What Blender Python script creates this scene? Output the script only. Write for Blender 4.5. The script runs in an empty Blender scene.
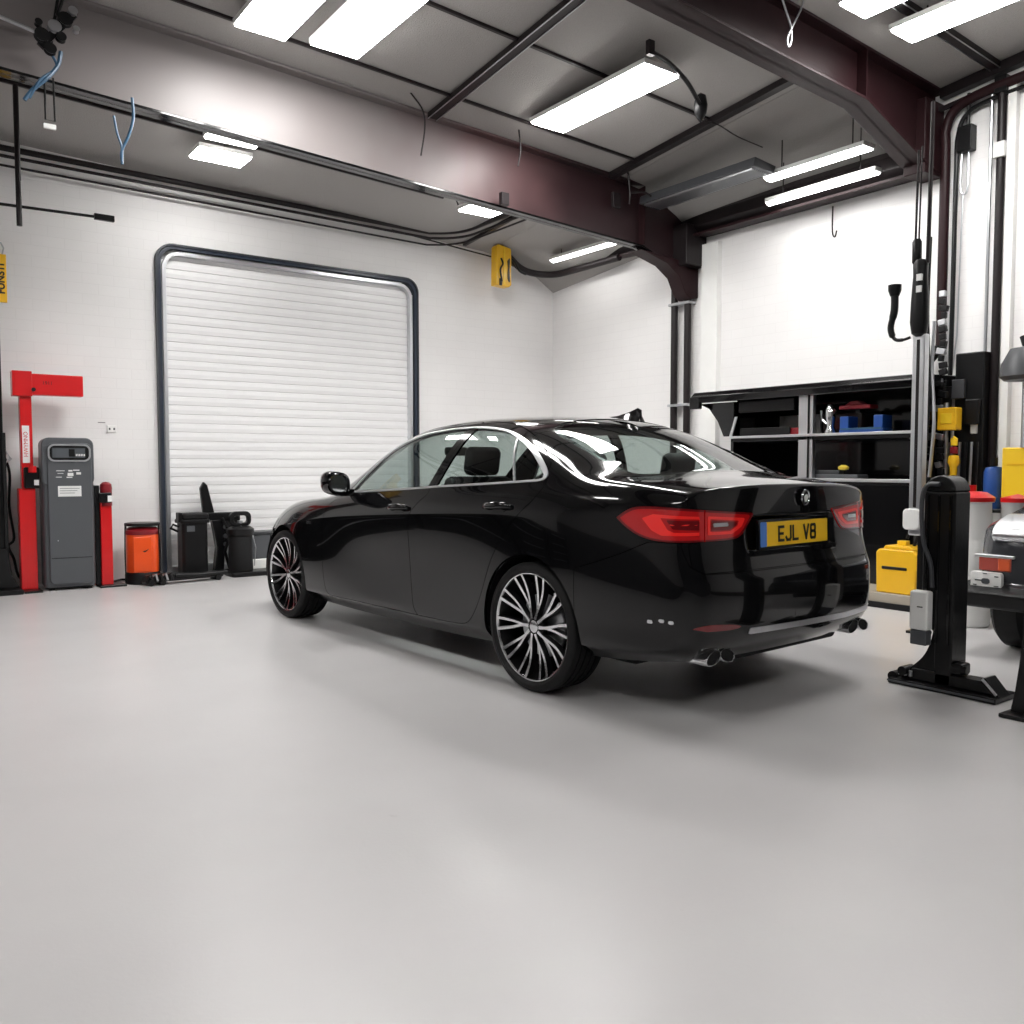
import bpy, bmesh, math, random
import numpy as np
from mathutils import Vector, Matrix
R = math.radians
col = bpy.context.scene.collection
scn = bpy.context.scene
random.seed(7)

# ------------------------------------------------------------------ camera
cam_d = bpy.data.cameras.new('camera')
cam = bpy.data.objects.new('camera', cam_d); col.objects.link(cam)
cam_d.sensor_fit = 'HORIZONTAL'; cam_d.sensor_width = 36.0; cam_d.lens = 36.0*874/1024
cam_d.clip_start = .05; cam_d.clip_end = 200
PITCH = math.atan(47/874)
cam.location = (0, 0, 1.2)
cam.rotation_euler = (math.pi/2-PITCH, 0, -R(36.3))
scn.camera = cam

# ------------------------------------------------------------------ world and exposure
w = bpy.data.worlds.new('world'); scn.world = w; w.use_nodes = True
w.node_tree.nodes['Background'].inputs[0].default_value = (.8, .85, 1, 1)
w.node_tree.nodes['Background'].inputs[1].default_value = .3
vs = scn.view_settings
vs.view_transform = 'Standard'; vs.look = 'None'; vs.gamma = 1; vs.exposure = 0.08
vs.use_curve_mapping = False
LIGHT = dict(lamp_panel=42.0, lamp_tube=15.0, lamp_right=34.0)        # strength of the ceiling fittings

# ------------------------------------------------------------------ materials
M = {}
def nodes(name):
    m = bpy.data.materials.new(name); m.use_nodes = True
    nt = m.node_tree; b = nt.nodes['Principled BSDF']
    return m, nt, b
def mat(name, rgb, rough=.5, metal=0., coat=0., spec=.5, bump=0., bscale=60., var=0., vscale=8., emit=None, estr=0., trans=0.):
    m, nt, b = nodes(name); N = nt.nodes; L = nt.links
    b.inputs['Base Color'].default_value = (*rgb, 1)
    b.inputs['Roughness'].default_value = rough
    b.inputs['Metallic'].default_value = metal
    b.inputs['Specular IOR Level'].default_value = spec
    b.inputs['Coat Weight'].default_value = coat
    b.inputs['Coat Roughness'].default_value = .03
    if trans: b.inputs['Transmission Weight'].default_value = trans
    tc = N.new('ShaderNodeTexCoord')
    if var > 0:
        n = N.new('ShaderNodeTexNoise'); n.inputs['Scale'].default_value = vscale; n.inputs['Detail'].default_value = 5
        L.new(tc.outputs['Object'], n.inputs['Vector'])
        mr = N.new('ShaderNodeMapRange'); mr.inputs['To Min'].default_value = 1-var; mr.inputs['To Max'].default_value = 1+var
        L.new(n.outputs['Fac'], mr.inputs['Value'])
        hs = N.new('ShaderNodeHueSaturation'); hs.inputs['Color'].default_value = (*rgb, 1)
        L.new(mr.outputs['Result'], hs.inputs['Value']); L.new(hs.outputs['Color'], b.inputs['Base Color'])
    if bump > 0:
        n2 = N.new('ShaderNodeTexNoise'); n2.inputs['Scale'].default_value = bscale; n2.inputs['Detail'].default_value = 4
        L.new(tc.outputs['Object'], n2.inputs['Vector'])
        bp = N.new('ShaderNodeBump'); bp.inputs['Strength'].default_value = bump; bp.inputs['Distance'].default_value = .01
        L.new(n2.outputs['Fac'], bp.inputs['Height']); L.new(bp.outputs['Normal'], b.inputs['Normal'])
    if emit:
        b.inputs['Emission Color'].default_value = (*emit, 1); b.inputs['Emission Strength'].default_value = estr
    b.inputs['Coat IOR'].default_value = 1.4
    M[name] = m
    return m
def glass(name, tint, ior=1.5, rough=.0):
    m, nt, b = nodes(name); N = nt.nodes; L = nt.links
    N.remove(b); o = N['Material Output']
    t = N.new('ShaderNodeBsdfTransparent'); t.inputs[0].default_value = (*tint, 1)
    g = N.new('ShaderNodeBsdfGlossy'); g.inputs['Roughness'].default_value = rough; g.inputs[0].default_value = (1, 1, 1, 1)
    f = N.new('ShaderNodeFresnel'); ge = N.new('ShaderNodeNewGeometry'); mr = N.new('ShaderNodeMapRange')
    mr.inputs['To Min'].default_value = ior; mr.inputs['To Max'].default_value = 1/ior; L.new(ge.outputs['Backfacing'], mr.inputs['Value']); L.new(mr.outputs[0], f.inputs['IOR'])
    mx = N.new('ShaderNodeMixShader'); L.new(f.outputs[0], mx.inputs[0]); L.new(t.outputs[0], mx.inputs[1]); L.new(g.outputs[0], mx.inputs[2])
    L.new(mx.outputs[0], o.inputs['Surface']); M[name] = m
    return m
mat('paint_black', (.0032, .0032, .0038), .12, coat=1., spec=.12)
mat('gloss_black', (.004, .004, .0045), .14, coat=.5, spec=.3)
mat('matt_black', (.007, .007, .0075), .6, spec=.25, bump=.15, bscale=200)
mat('black_plastic', (.006, .006, .0065), .38, spec=.3)
mat('black_metal', (.006, .006, .0065), .32, coat=.25, spec=.25, bump=.08, bscale=40)
mat('rubber', (.007, .007, .0075), .6, spec=.3, bump=.25, bscale=150)
mat('chrome', (.82, .83, .85), .12, metal=1.)
mat('satin_chrome', (.72, .73, .75), .35, metal=1.)
mat('alloy', (.80, .81, .83), .22, metal=1.)
mat('steel', (.55, .56, .58), .35, metal=1., bump=.05)
mat('white_metal', (.75, .75, .73), .35, var=.04)
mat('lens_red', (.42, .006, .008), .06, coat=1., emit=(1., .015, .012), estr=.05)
mat('lens_dark_red', (.16, .004, .006), .08, coat=1.)
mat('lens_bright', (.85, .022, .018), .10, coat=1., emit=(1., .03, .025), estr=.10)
mat('lens_orange', (.75, .13, .05), .2, coat=.6)
mat('lens_dull_red', (.45, .09, .07), .25, coat=.6)
mat('plate_yellow', (1.0, .60, .015), .3)
mat('plate_blue', (.08, .22, .62), .3)
mat('ink', (.006, .006, .006), .4)
mat('seat', (.018, .018, .020), .55, bump=.2, bscale=90)
mat('red_paint', (.60, .008, .010), .3, coat=.35, bump=.03, bscale=25, var=.05)
mat('dark_red', (.22, .008, .014), .35, coat=.2)
mat('maroon_steel', (.020, .0065, .008), .45, spec=.22, bump=.06, bscale=12, var=.12)
mat('dark_steel', (.014, .010, .011), .42, spec=.3, bump=.08, bscale=18, var=.1)
mat('grey_plastic', (.085, .09, .098), .38, bump=.05, bscale=120, var=.05)
mat('grey_dark', (.045, .047, .052), .4)
mat('orange_plastic', (.80, .085, .012), .3, coat=.3, var=.05)
mat('yellow_plastic', (.84, .47, .012), .33, coat=.25, bump=.04, bscale=50, var=.05)
mat('yellow_bright', (.90, .58, .02), .33, coat=.25)
mat('white_plastic', (.86, .86, .84), .4, bump=.04, bscale=60, var=.04)
mat('light_grey_plastic', (.50, .50, .49), .42, var=.05)
mat('blue_plastic', (.012, .065, .28), .35, coat=.2)
mat('blue_hose', (.025, .085, .16), .4)
mat('blue_frame', (.020, .029, .048), .35, coat=.3)
mat('reflection_dado', (.05, .05, .053), .6)
mat('navy_frame', (.045, .050, .060), .38, metal=.3)
mat('sticker', (.80, .80, .79), .5)
mat('screen', (.10, .11, .12), .15, coat=.6)
mat('beige', (.36, .32, .26), .6, var=.08)
mat('car_grey', (.045, .047, .052), .14, coat=.9)
mat('yellow_bulb', (.85, .65, .08), .4)
glass('car_glass', (.66, .73, .71), 1.5)
glass('dark_glass', (.30, .34, .34), 1.6)
for k_, v_ in LIGHT.items():
    m, nt, b = nodes(k_); b.inputs['Base Color'].default_value = (.9, .9, .9, 1)
    b.inputs['Emission Color'].default_value = (1., .985, .965, 1); b.inputs['Emission Strength'].default_value = v_; M[k_] = m

def floor_mat():
    m, nt, b = nodes('epoxy_floor'); N = nt.nodes; L = nt.links
    tc = N.new('ShaderNodeTexCoord')
    n = N.new('ShaderNodeTexNoise'); n.inputs['Scale'].default_value = .55; n.inputs['Detail'].default_value = 6; n.inputs['Roughness'].default_value = .6
    L.new(tc.outputs['Object'], n.inputs['Vector'])
    cr = N.new('ShaderNodeValToRGB'); cr.color_ramp.elements[0].position = .3; cr.color_ramp.elements[1].position = .72
    cr.color_ramp.elements[0].color = (.490, .478, .480, 1); cr.color_ramp.elements[1].color = (.545, .532, .532, 1)
    L.new(n.outputs['Fac'], cr.inputs[0])
    # sparse specks
    v = N.new('ShaderNodeTexNoise'); v.inputs['Scale'].default_value = 9; v.inputs['Detail'].default_value = 8
    L.new(tc.outputs['Object'], v.inputs['Vector'])
    c2 = N.new('ShaderNodeValToRGB'); c2.color_ramp.elements[0].position = .20; c2.color_ramp.elements[1].position = .27
    c2.color_ramp.elements[0].color = (.80, .79, .78, 1); c2.color_ramp.elements[1].color = (1, 1, 1, 1)
    L.new(v.outputs['Fac'], c2.inputs[0])
    mx = N.new('ShaderNodeMix'); mx.data_type = 'RGBA'; mx.blend_type = 'MULTIPLY'; mx.inputs[0].default_value = 1
    L.new(cr.outputs[0], mx.inputs[6]); L.new(c2.outputs[0], mx.inputs[7]); L.new(mx.outputs[2], b.inputs['Base Color'])
    r = N.new('ShaderNodeTexNoise'); r.inputs['Scale'].default_value = 1.6; r.inputs['Detail'].default_value = 4
    L.new(tc.outputs['Object'], r.inputs['Vector'])
    mr = N.new('ShaderNodeMapRange'); mr.inputs['To Min'].default_value = .24; mr.inputs['To Max'].default_value = .42
    L.new(r.outputs['Fac'], mr.inputs['Value']); L.new(mr.outputs[0], b.inputs['Roughness'])
    bn = N.new('ShaderNodeTexNoise'); bn.inputs['Scale'].default_value = 70; bn.inputs['Detail'].default_value = 3
    L.new(tc.outputs['Object'], bn.inputs['Vector'])
    bp = N.new('ShaderNodeBump'); bp.inputs['Strength'].default_value = .10; bp.inputs['Distance'].default_value = .004
    L.new(bn.outputs['Fac'], bp.inputs['Height']); L.new(bp.outputs['Normal'], b.inputs['Normal'])
    M['floor'] = m
floor_mat()
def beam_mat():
    # pale reflection painted into the left length of the beam, maroon on the right
    m, nt, b = nodes('painted_sheen_steel'); N = nt.nodes; L = nt.links
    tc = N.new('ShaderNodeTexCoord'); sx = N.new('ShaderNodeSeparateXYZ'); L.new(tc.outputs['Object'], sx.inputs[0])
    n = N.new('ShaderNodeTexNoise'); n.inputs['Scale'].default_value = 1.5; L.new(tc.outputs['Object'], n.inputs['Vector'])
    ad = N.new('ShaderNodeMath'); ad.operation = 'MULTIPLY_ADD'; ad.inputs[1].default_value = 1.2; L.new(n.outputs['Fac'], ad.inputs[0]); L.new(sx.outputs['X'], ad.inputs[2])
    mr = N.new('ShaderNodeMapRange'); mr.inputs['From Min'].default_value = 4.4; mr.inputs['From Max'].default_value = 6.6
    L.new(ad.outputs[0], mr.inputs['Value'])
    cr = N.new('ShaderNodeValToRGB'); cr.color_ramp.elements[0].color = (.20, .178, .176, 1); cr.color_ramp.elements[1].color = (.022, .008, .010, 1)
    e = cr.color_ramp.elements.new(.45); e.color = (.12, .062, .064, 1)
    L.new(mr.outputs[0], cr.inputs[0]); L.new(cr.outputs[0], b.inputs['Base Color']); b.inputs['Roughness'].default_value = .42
    M['painted_sheen_steel'] = m
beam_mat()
def brick_mat():
    m, nt, b = nodes('painted_brick'); N = nt.nodes; L = nt.links
    tc = N.new('ShaderNodeTexCoord'); uv = tc.outputs['UV']
    br = N.new('ShaderNodeTexBrick'); br.inputs['Scale'].default_value = 1.0
    br.inputs['Brick Width'].default_value = .30; br.inputs['Row Height'].default_value = .105; br.inputs['Mortar Size'].default_value = .004
    br.inputs['Mortar Smooth'].default_value = .6
    br.inputs['Color1'].default_value = (.87, .858, .85, 1); br.inputs['Color2'].default_value = (.86, .848, .84, 1); br.inputs['Mortar'].default_value = (.825, .812, .804, 1)
    L.new(uv, br.inputs['Vector'])
    n = N.new('ShaderNodeTexNoise'); n.inputs['Scale'].default_value = 1.2; n.inputs['Detail'].default_value = 6
    L.new(uv, n.inputs['Vector'])
    mr = N.new('ShaderNodeMapRange'); mr.inputs['To Min'].default_value = .93; mr.inputs['To Max'].default_value = 1.04
    L.new(n.outputs['Fac'], mr.inputs['Value'])
    hs = N.new('ShaderNodeHueSaturation'); L.new(br.outputs['Color'], hs.inputs['Color']); L.new(mr.outputs[0], hs.inputs['Value'])
    L.new(hs.outputs[0], b.inputs['Base Color'])
    b.inputs['Roughness'].default_value = .55
    n2 = N.new('ShaderNodeTexNoise'); n2.inputs['Scale'].default_value = 30; n2.inputs['Detail'].default_value = 5
    L.new(uv, n2.inputs['Vector'])
    ad = N.new('ShaderNodeMath'); ad.operation = 'MULTIPLY_ADD'; ad.inputs[1].default_value = -1.2
    L.new(br.outputs['Fac'], ad.inputs[0]); L.new(n2.outputs['Fac'], ad.inputs[2])
    bp = N.new('ShaderNodeBump'); bp.inputs['Strength'].default_value = .12; bp.inputs['Distance'].default_value = .006
    L.new(ad.outputs[0], bp.inputs['Height']); L.new(bp.outputs['Normal'], b.inputs['Normal'])
    M['brick'] = m
brick_mat()
mat('wall_dark', (.075, .075, .08), .7, var=.1)
mat('wall_grey', (.34, .33, .33), .7, var=.06)
mat('ceiling', (.36, .345, .33), .9, bump=.6, bscale=110, var=.10, vscale=90)
mat('shutter', (.84, .84, .84), .38, var=.02, bump=.03, bscale=8)

# ------------------------------------------------------------------ helpers
def obj(name, V, F, m, parent=None, smooth=False, normals=None, bev=0., seg=2):
    me = bpy.data.meshes.new(name)
    me.from_pydata([tuple(map(float, v)) for v in V], [], [tuple(int(i) for i in f) for f in F])
    me.materials.append(M[m] if isinstance(m, str) else m)
    o = bpy.data.objects.new(name, me); col.objects.link(o)
    if parent: o.parent = parent
    if smooth: me.polygons.foreach_set('use_smooth', [True]*len(me.polygons))
    if normals is None and len(V) < 60000:
        bm = bmesh.new(); bm.from_mesh(me); bmesh.ops.recalc_face_normals(bm, faces=bm.faces); bm.to_mesh(me); bm.free()
    if normals is not None:
        me.normals_split_custom_set_from_vertices([tuple(n) for n in normals])
    if bev > 0:
        md = o.modifiers.new('bevel', 'BEVEL'); md.width = bev; md.segments = seg; md.limit_method = 'ANGLE'; md.angle_limit = R(35)
        if not smooth:
            me.polygons.foreach_set('use_smooth', [True]*len(me.polygons)); md.harden_normals = True
    return o
def empty(name, loc=(0, 0, 0), rz=0.):
    o = bpy.data.objects.new(name, None); col.objects.link(o); o.empty_display_size = .1
    o.location = loc; o.rotation_euler = (0, 0, rz); return o
def tag(o, label=None, cat=None, group=None, kind=None):
    if label: o['label'] = label
    if cat: o['category'] = cat
    if group: o['group'] = group
    if kind: o['kind'] = kind
    return o
def thing(name, label, cat, loc=(0, 0, 0), rz=0., group=None):
    return tag(empty(name, loc, rz), label, cat, group)
class MB:
    def __init__(s): s.V = []; s.F = []; s.sm = False
    def add(s, V, F):
        n = len(s.V); s.V += [tuple(v) for v in V]; s.F += [tuple(i+n for i in f) for f in F]; return s
    def box(s, x0, x1, y0, y1, z0, z1, mtx=None):
        V = [Vector((x, y, z)) for z in (z0, z1) for y in (y0, y1) for x in (x0, x1)]
        if mtx: V = [mtx @ v for v in V]
        return s.add(V, [(0, 2, 3, 1), (4, 5, 7, 6), (0, 1, 5, 4), (1, 3, 7, 5), (3, 2, 6, 7), (2, 0, 4, 6)])
    def bar(s, a, b, w, h, roll=0.):
        """box along a->b, w across, h up"""
        a = Vector(a); b = Vector(b); d = b-a; L = d.length
        q = d.to_track_quat('X', 'Z'); m = Matrix.Translation(a) @ q.to_matrix().to_4x4() @ Matrix.Rotation(roll, 4, 'X')
        return s.box(0, L, -w/2, w/2, -h/2, h/2, m)
    def prism(s, poly, a0, a1, axis='y', mtx=None):
        """poly of 2D points extruded along axis"""
        n = len(poly); V = []
        for a in (a0, a1):
            for p in poly:
                v = {'x': (a, p[0], p[1]), 'y': (p[0], a, p[1]), 'z': (p[0], p[1], a)}[axis]
                v = Vector(v); V.append(mtx @ v if mtx else v)
        F = [tuple(range(n)), tuple(range(2*n-1, n-1, -1))]+[(i, n+i, n+(i+1) % n, (i+1) % n) for i in range(n)]
        # orient
        ar = sum(poly[i][0]*poly[(i+1) % n][1]-poly[(i+1) % n][0]*poly[i][1] for i in range(n))
        flip = (ar > 0) != (axis == 'y')
        if a1 < a0: flip = not flip
        if flip: F = [tuple(reversed(f)) for f in F]
        F = [tuple(reversed(f)) for f in F] if False else F
        return s.add(V, F)
    def tube(s, pts, r, n=8, cap=True):
        pts = [Vector(p) for p in pts]; rs = r if isinstance(r, (list, tuple)) else [r]*len(pts)
        V = []; F = []; up = None
        for i, p in enumerate(pts):
            t = (pts[min(i+1, len(pts)-1)]-pts[max(i-1, 0)]).normalized()
            if up is None: up = Vector((0, 0, 1)) if abs(t.z) < .9 else Vector((1, 0, 0))
            u = (up-t*up.dot(t)); u = u.normalized() if u.length > 1e-5 else t.orthogonal().normalized()
            up = u; v = t.cross(u)
            for k in range(n):
                a = 2*math.pi*k/n; V.append(p+(u*math.cos(a)+v*math.sin(a))*rs[i])
        for i in range(len(pts)-1):
            for k in range(n):
                F.append((i*n+k, i*n+(k+1) % n, (i+1)*n+(k+1) % n, (i+1)*n+k))
        if cap:
            F.append(tuple(range(n-1, -1, -1))); F.append(tuple(range((len(pts)-1)*n, len(pts)*n)))
        s.sm = True
        return s.add(V, F)
    def lathe(s, prof, n=32, mtx=None, closed=False, cap=True):
        """prof: (r,z) list revolved about z"""
        V = []; F = []; m = len(prof)
        for (r, z) in prof:
            for k in range(n):
                a = 2*math.pi*k/n; v = Vector((r*math.cos(a), r*math.sin(a), z)); V.append(mtx @ v if mtx else v)
        for i in range(m-1 if not closed else m):
            j = (i+1) % m
            for k in range(n):
                F.append((i*n+k, i*n+(k+1) % n, j*n+(k+1) % n, j*n+k))
        if not closed and cap:
            if prof[0][0] > 1e-4: F.append(tuple(range(n-1, -1, -1)))
            if prof[-1][0] > 1e-4: F.append(tuple(range((m-1)*n, m*n)))
        s.sm = True
        return s.add(V, F)
    def cyl(s, a, b, r, n=20): return s.tube([a, b], r, n)
    def build(s, name, m, parent=None, bev=0., smooth=None, seg=2, loc=None):
        o = obj(name, s.V, s.F, m, parent, False, None, bev, seg)
        if smooth or (smooth is None and s.sm and bev == 0):
            o.data.polygons.foreach_set('use_smooth', [True]*len(o.data.polygons))
            o.data.set_sharp_from_angle(angle=R(38))
        if loc is not None: o.location = loc
        return o
def copy_tree(o, parent=None):
    c = o.copy(); col.objects.link(c)
    if parent: c.parent = parent
    for ch in list(o.children): copy_tree(ch, c)
    return c
def arc(cx, cy, r, a0, a1, n=6): return [(cx+r*math.cos(R(a0+(a1-a0)*i/n)), cy+r*math.sin(R(a0+(a1-a0)*i/n))) for i in range(n+1)]
def rrect(x0, x1, y0, y1, r, n=5):
    return arc(x1-r, y1-r, r, 0, 90, n)+arc(x0+r, y1-r, r, 90, 180, n)+arc(x0+r, y0+r, r, 180, 270, n)+arc(x1-r, y0+r, r, 270, 360, n)
def spline(pts, n=6):
    """Catmull-Rom through points (any dimension)"""
    P = [np.array(p, float) for p in pts]; P = [2*P[0]-P[1]]+P+[2*P[-1]-P[-2]]; out = []
    for i in range(1, len(P)-2):
        for k in range(n):
            t = k/n; a, b_, c, d = P[i-1:i+3]
            out.append(tuple(.5*((2*b_)+(-a+c)*t+(2*a-5*b_+4*c-d)*t*t+(-a+3*b_-3*c+d)*t**3)))
    out.append(tuple(P[-2])); return out
def text(s, size, m, parent, mtx, name='lettering', depth=.001, spacing=1., bold=0.):
    cu = bpy.data.curves.new(name, 'FONT'); cu.body = s; cu.size = size; cu.align_x = 'CENTER'; cu.align_y = 'CENTER'
    cu.extrude = depth; cu.space_character = spacing; cu.offset = bold
    o = bpy.data.objects.new(name, cu); col.objects.link(o)
    dg = bpy.context.evaluated_depsgraph_get(); dg.update()
    me = bpy.data.meshes.new_from_object(o.evaluated_get(dg))
    bpy.data.objects.remove(o)
    me.materials.clear(); me.materials.append(M[m]); me.name = name
    o = bpy.data.objects.new(name, me); col.objects.link(o)
    if parent: o.parent = parent
    o.matrix_local = mtx
    return o

# ================================================================== the room
XW, YB, XL, YF = 7.94, 9.82, -4.5, -5.0
def zc(x, y): return 4.56+.045*(7.94-x)-.10*(y-4.3)
def struct(o): o['kind'] = 'structure'; return o
def uvplane(o, f):
    me = o.data; uv = me.uv_layers.new(name='UVMap')
    for l in me.loops: uv.data[l.index].uv = f(me.vertices[l.vertex_index].co)
struct(MB().box(XL-.3, XW+.3, YF-.3, YB+.3, -.12, 0).build('floor', 'floor'))
DX0_, DX1_, DZ = 2.56, 5.64, 3.50
bwl = MB()
bwl.box(XL-.2, DX0_, YB, YB+.25, 0, 5.8).box(DX1_, XW+.2, YB, YB+.25, 0, 5.8).box(DX0_, DX1_, YB, YB+.25, DZ, 5.8)
o = struct(bwl.build('wall_back', 'brick')); uvplane(o, lambda c: (c.x, c.z))
o = struct(MB().box(XW, XW+.25, YF-.2, YB, 0, 5.8).build('wall_right', 'brick')); uvplane(o, lambda c: (c.y, c.z))
o = struct(MB().box(XL-.25, XL, YF-.2, YB, 0, 6.2).build('wall_left', 'wall_grey')); uvplane(o, lambda c: (c.y, c.z))
o = struct(MB().box(XL, XW, YF-.25, YF, 0, 6.2).build('wall_front', 'wall_dark')); uvplane(o, lambda c: (c.x, c.z))
V = []
for dz in (0, .12):
    for x, y in ((XL-.2, YF-.2), (XW+.2, YF-.2), (XW+.2, YB+.2), (XL-.2, YB+.2)): V.append((x, y, zc(x, y)+dz))
struct(MB().add(V, [(0, 3, 2, 1), (4, 5, 6, 7), (0, 1, 5, 4), (1, 2, 6, 5), (2, 3, 7, 6), (3, 0, 4, 7)]).build('ceiling', 'ceiling'))
struct(MB().box(XL, XL+.02, YF, YB, 0, 1.35).build('added_dado', 'reflection_dado'))  # unseen dark dado added so the car's side reflects a dark band
# soffit sloping down to the eaves of the two rear bays
sof = MB(); pr = []
for x, dz in ((6.75, -.004), (7.1, -.03), (7.4, -.10), (7.65, -.20), (7.94, -.36)): pr.append((x, dz))
V = []
for y in (4.36, YB):
    for x, dz in pr: V.append((x, y, zc(x, y)+dz))
    for x, dz in reversed(pr): V.append((x, y, zc(x, y)+.05))
n = 2*len(pr)
sof.add(V, [(i, (i+1) % n, n+(i+1) % n, n+i) for i in range(n)]+[tuple(range(n-1, -1, -1)), tuple(range(n, 2*n))])
struct(sof.build('ceiling_soffit', 'ceiling', smooth=True)); 
# low dark skirting along the right wall
struct(MB().box(7.90, XW, YF, YB, 0, .10).build('baseboard_right', 'dark_steel', bev=.004))

# ---- steel portal beams with haunches
def ibeam(name, label, y, zb, haunch_z, hx):
    b = thing(name, label, 'beam', (0, y, 0))
    xs = [XL, 0., 3., 6., hx, 7.55, XW]
    def bot(x):
        if x <= hx: return zb(x)
        t = (x-hx)/(XW-hx); return zb(hx)*(1-t)+haunch_z*t-.06*math.sin(t*math.pi)*.5
    top = [zc(x, y)+.02 for x in xs]
    web = MB().prism([(x, bot(x)) for x in xs]+[(x, t) for x, t in reversed(list(zip(xs, top)))], -.012, .012, 'y')
    web.build('web', 'painted_sheen_steel' if y > 6 else 'maroon_steel', b)
    for nm, f, h in (('bottom_flange', bot, .022), ('top_flange', lambda x: zc(x, y)-.015, .022)):
        fl = MB(); V = []
        for x in xs:
            for dy in ((-.07, .07) if y > 6 and nm[0] == 'b' else (-.11, .11)):
                for dz in (0, h): V.append((x, dy, f(x)+dz))
        F = []
        for i in range(len(xs)-1):
            a = 4*i; c = a+4; F += [(a, a+2, c+2, c), (a+1, c+1, c+3, a+3), (a, c, c+1, a+1), (a+2, a+3, c+3, c+2)]
        F += [(0, 1, 3, 2), (len(V)-4, len(V)-2, len(V)-1, len(V)-3)]
        fl.add(V, F); fl.build(nm, ('gloss_black' if nm[0] == 'b' else 'painted_sheen_steel') if y > 6 else 'maroon_steel', b, .004)
    for x in (hx,):
        MB().box(x-.008, x+.008, -.10, .10, bot(x)+.02, zc(x, y)).build('stiffener', 'maroon_steel', b)
    return b, bot
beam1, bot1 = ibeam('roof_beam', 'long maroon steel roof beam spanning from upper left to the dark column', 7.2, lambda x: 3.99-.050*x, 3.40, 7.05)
beam2, bot2 = ibeam('roof_beam', 'maroon steel roof beam at upper right with a deep haunch on the wall', 4.3, lambda x: 4.50-.046*x, 3.80, 6.70)
for b, y in ((beam2, 4.3),):
    MB().box(7.62, XW, -.10, .10, 3.80, 4.45).build('haunch_plate', 'maroon_steel', b, .01)
# bracket under beam 1 at the column: tapered shoe
br = MB().prism([(7.0, 3.60), (7.94, 3.55), (7.94, 3.16), (7.82, 3.14), (7.72, 3.20), (7.62, 3.38), (7.42, 3.50)], -.10, .10, 'y').build('column_bracket', 'maroon_steel', beam1, .01)
MB().box(7.60, 7.94, -.22, .22, 3.50, 3.96).build('cap_plate', 'dark_steel', beam1, .01)
# lugs on beam 1
MB().box(5.05, 5.14, -.16, -.11, 3.74, 3.86).build('lug', 'dark_steel', beam1, .004)
MB().box(6.55, 6.66, -.13, -.09, 3.98, 4.14).build('lug', 'dark_steel', beam1, .006)

# ---- purlins on the ceiling
def strip_on_ceiling(name, label, a, b, w_, h, dbl=False):
    t = thing(name, label, 'beam', (a[0], a[1], zc(*a)))
    def zz(p): return zc(*p)-zc(*a)
    p = Vector((0, 0, -h/2)); q = Vector((b[0]-a[0], b[1]-a[1], zz(b)-h/2))
    MB().bar(p, q, w_, h).build('rail', 'dark_steel', t, .004)
    if dbl:
        d = (q-p).normalized(); s = Vector((0, 0, 1)).cross(d)
        for sg in (1, -1):
            off = s*sg*(w_*.5-.004)+Vector((0, 0, -h/2-.004))
            MB().bar(p+off, q+off, .008, .006).build('bright_edge', 'steel', t)
    return t
strip_on_ceiling('ceiling_rail', 'wide dark double rail across the ceiling between the two left lamps and middle lamp', (4.30, YF), (4.30, 7.1), .10, .05, True)
strip_on_ceiling('ceiling_rail', 'dark ceiling rail passing above the paired tube lights toward the long beam', (6.55, 4.42), (6.55, 7.1), .09, .06)
strip_on_ceiling('ceiling_rail', 'dark ceiling rail at top right running to the right wall', (5.6, 3.72), (7.93, 3.72), .09, .05, True)
strip_on_ceiling('ceiling_rail', 'thin dark ceiling rail nearest the long maroon beam, behind the lamps', (-1., 6.72), (6.5, 6.72), .030, .025)
strip_on_ceiling('ceiling_rail', 'thin dark ceiling rail crossing above the middle lamp', (-1., 5.72), (6.5, 5.72), .034, .025)
strip_on_ceiling('ceiling_rail', 'dark ceiling rail along the back bay ending beside the yellow hoist', (6.35, 7.32), (6.35, 9.7), .05, .04)
strip_on_ceiling('ceiling_rail', 'thin dark ceiling rail in the back bay over the shutter', (-2., 8.60), (5.35, 8.60), .030, .03)
# eaves channel on the right wall, rear bays, and the rail in the front bay
e = thing('eaves_beam', 'dark steel eaves beam along the top of the right wall', 'beam', (7.80, 4.4, 3.84))
MB().prism([(0, 0), (.14, 0), (.14, .30), (.02, .30), (-.06, .22), (-.08, .10)], 0, 5.40, 'y').build('channel', 'dark_steel', e, .01)
MB().box(-.09, .0, 0, 5.4, -.012, .012).build('lip', 'maroon_steel', e)
e = thing('eaves_rail', 'dark steel rail along the top of the wall at far right', 'beam', (7.88, -4.9, 0))
MB().bar((0, 0, zc(7.88, -4.9)-.05), (0, 9.1, zc(7.88, 4.2)-.05), .09, .09).build('rail', 'dark_steel', e, .005)
MB().bar((-.03, 0, zc(7.88, -4.9)-.19), (-.03, 9.1, zc(7.88, 4.2)-.19), .035, .035).build('rail', 'dark_steel', e)

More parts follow.
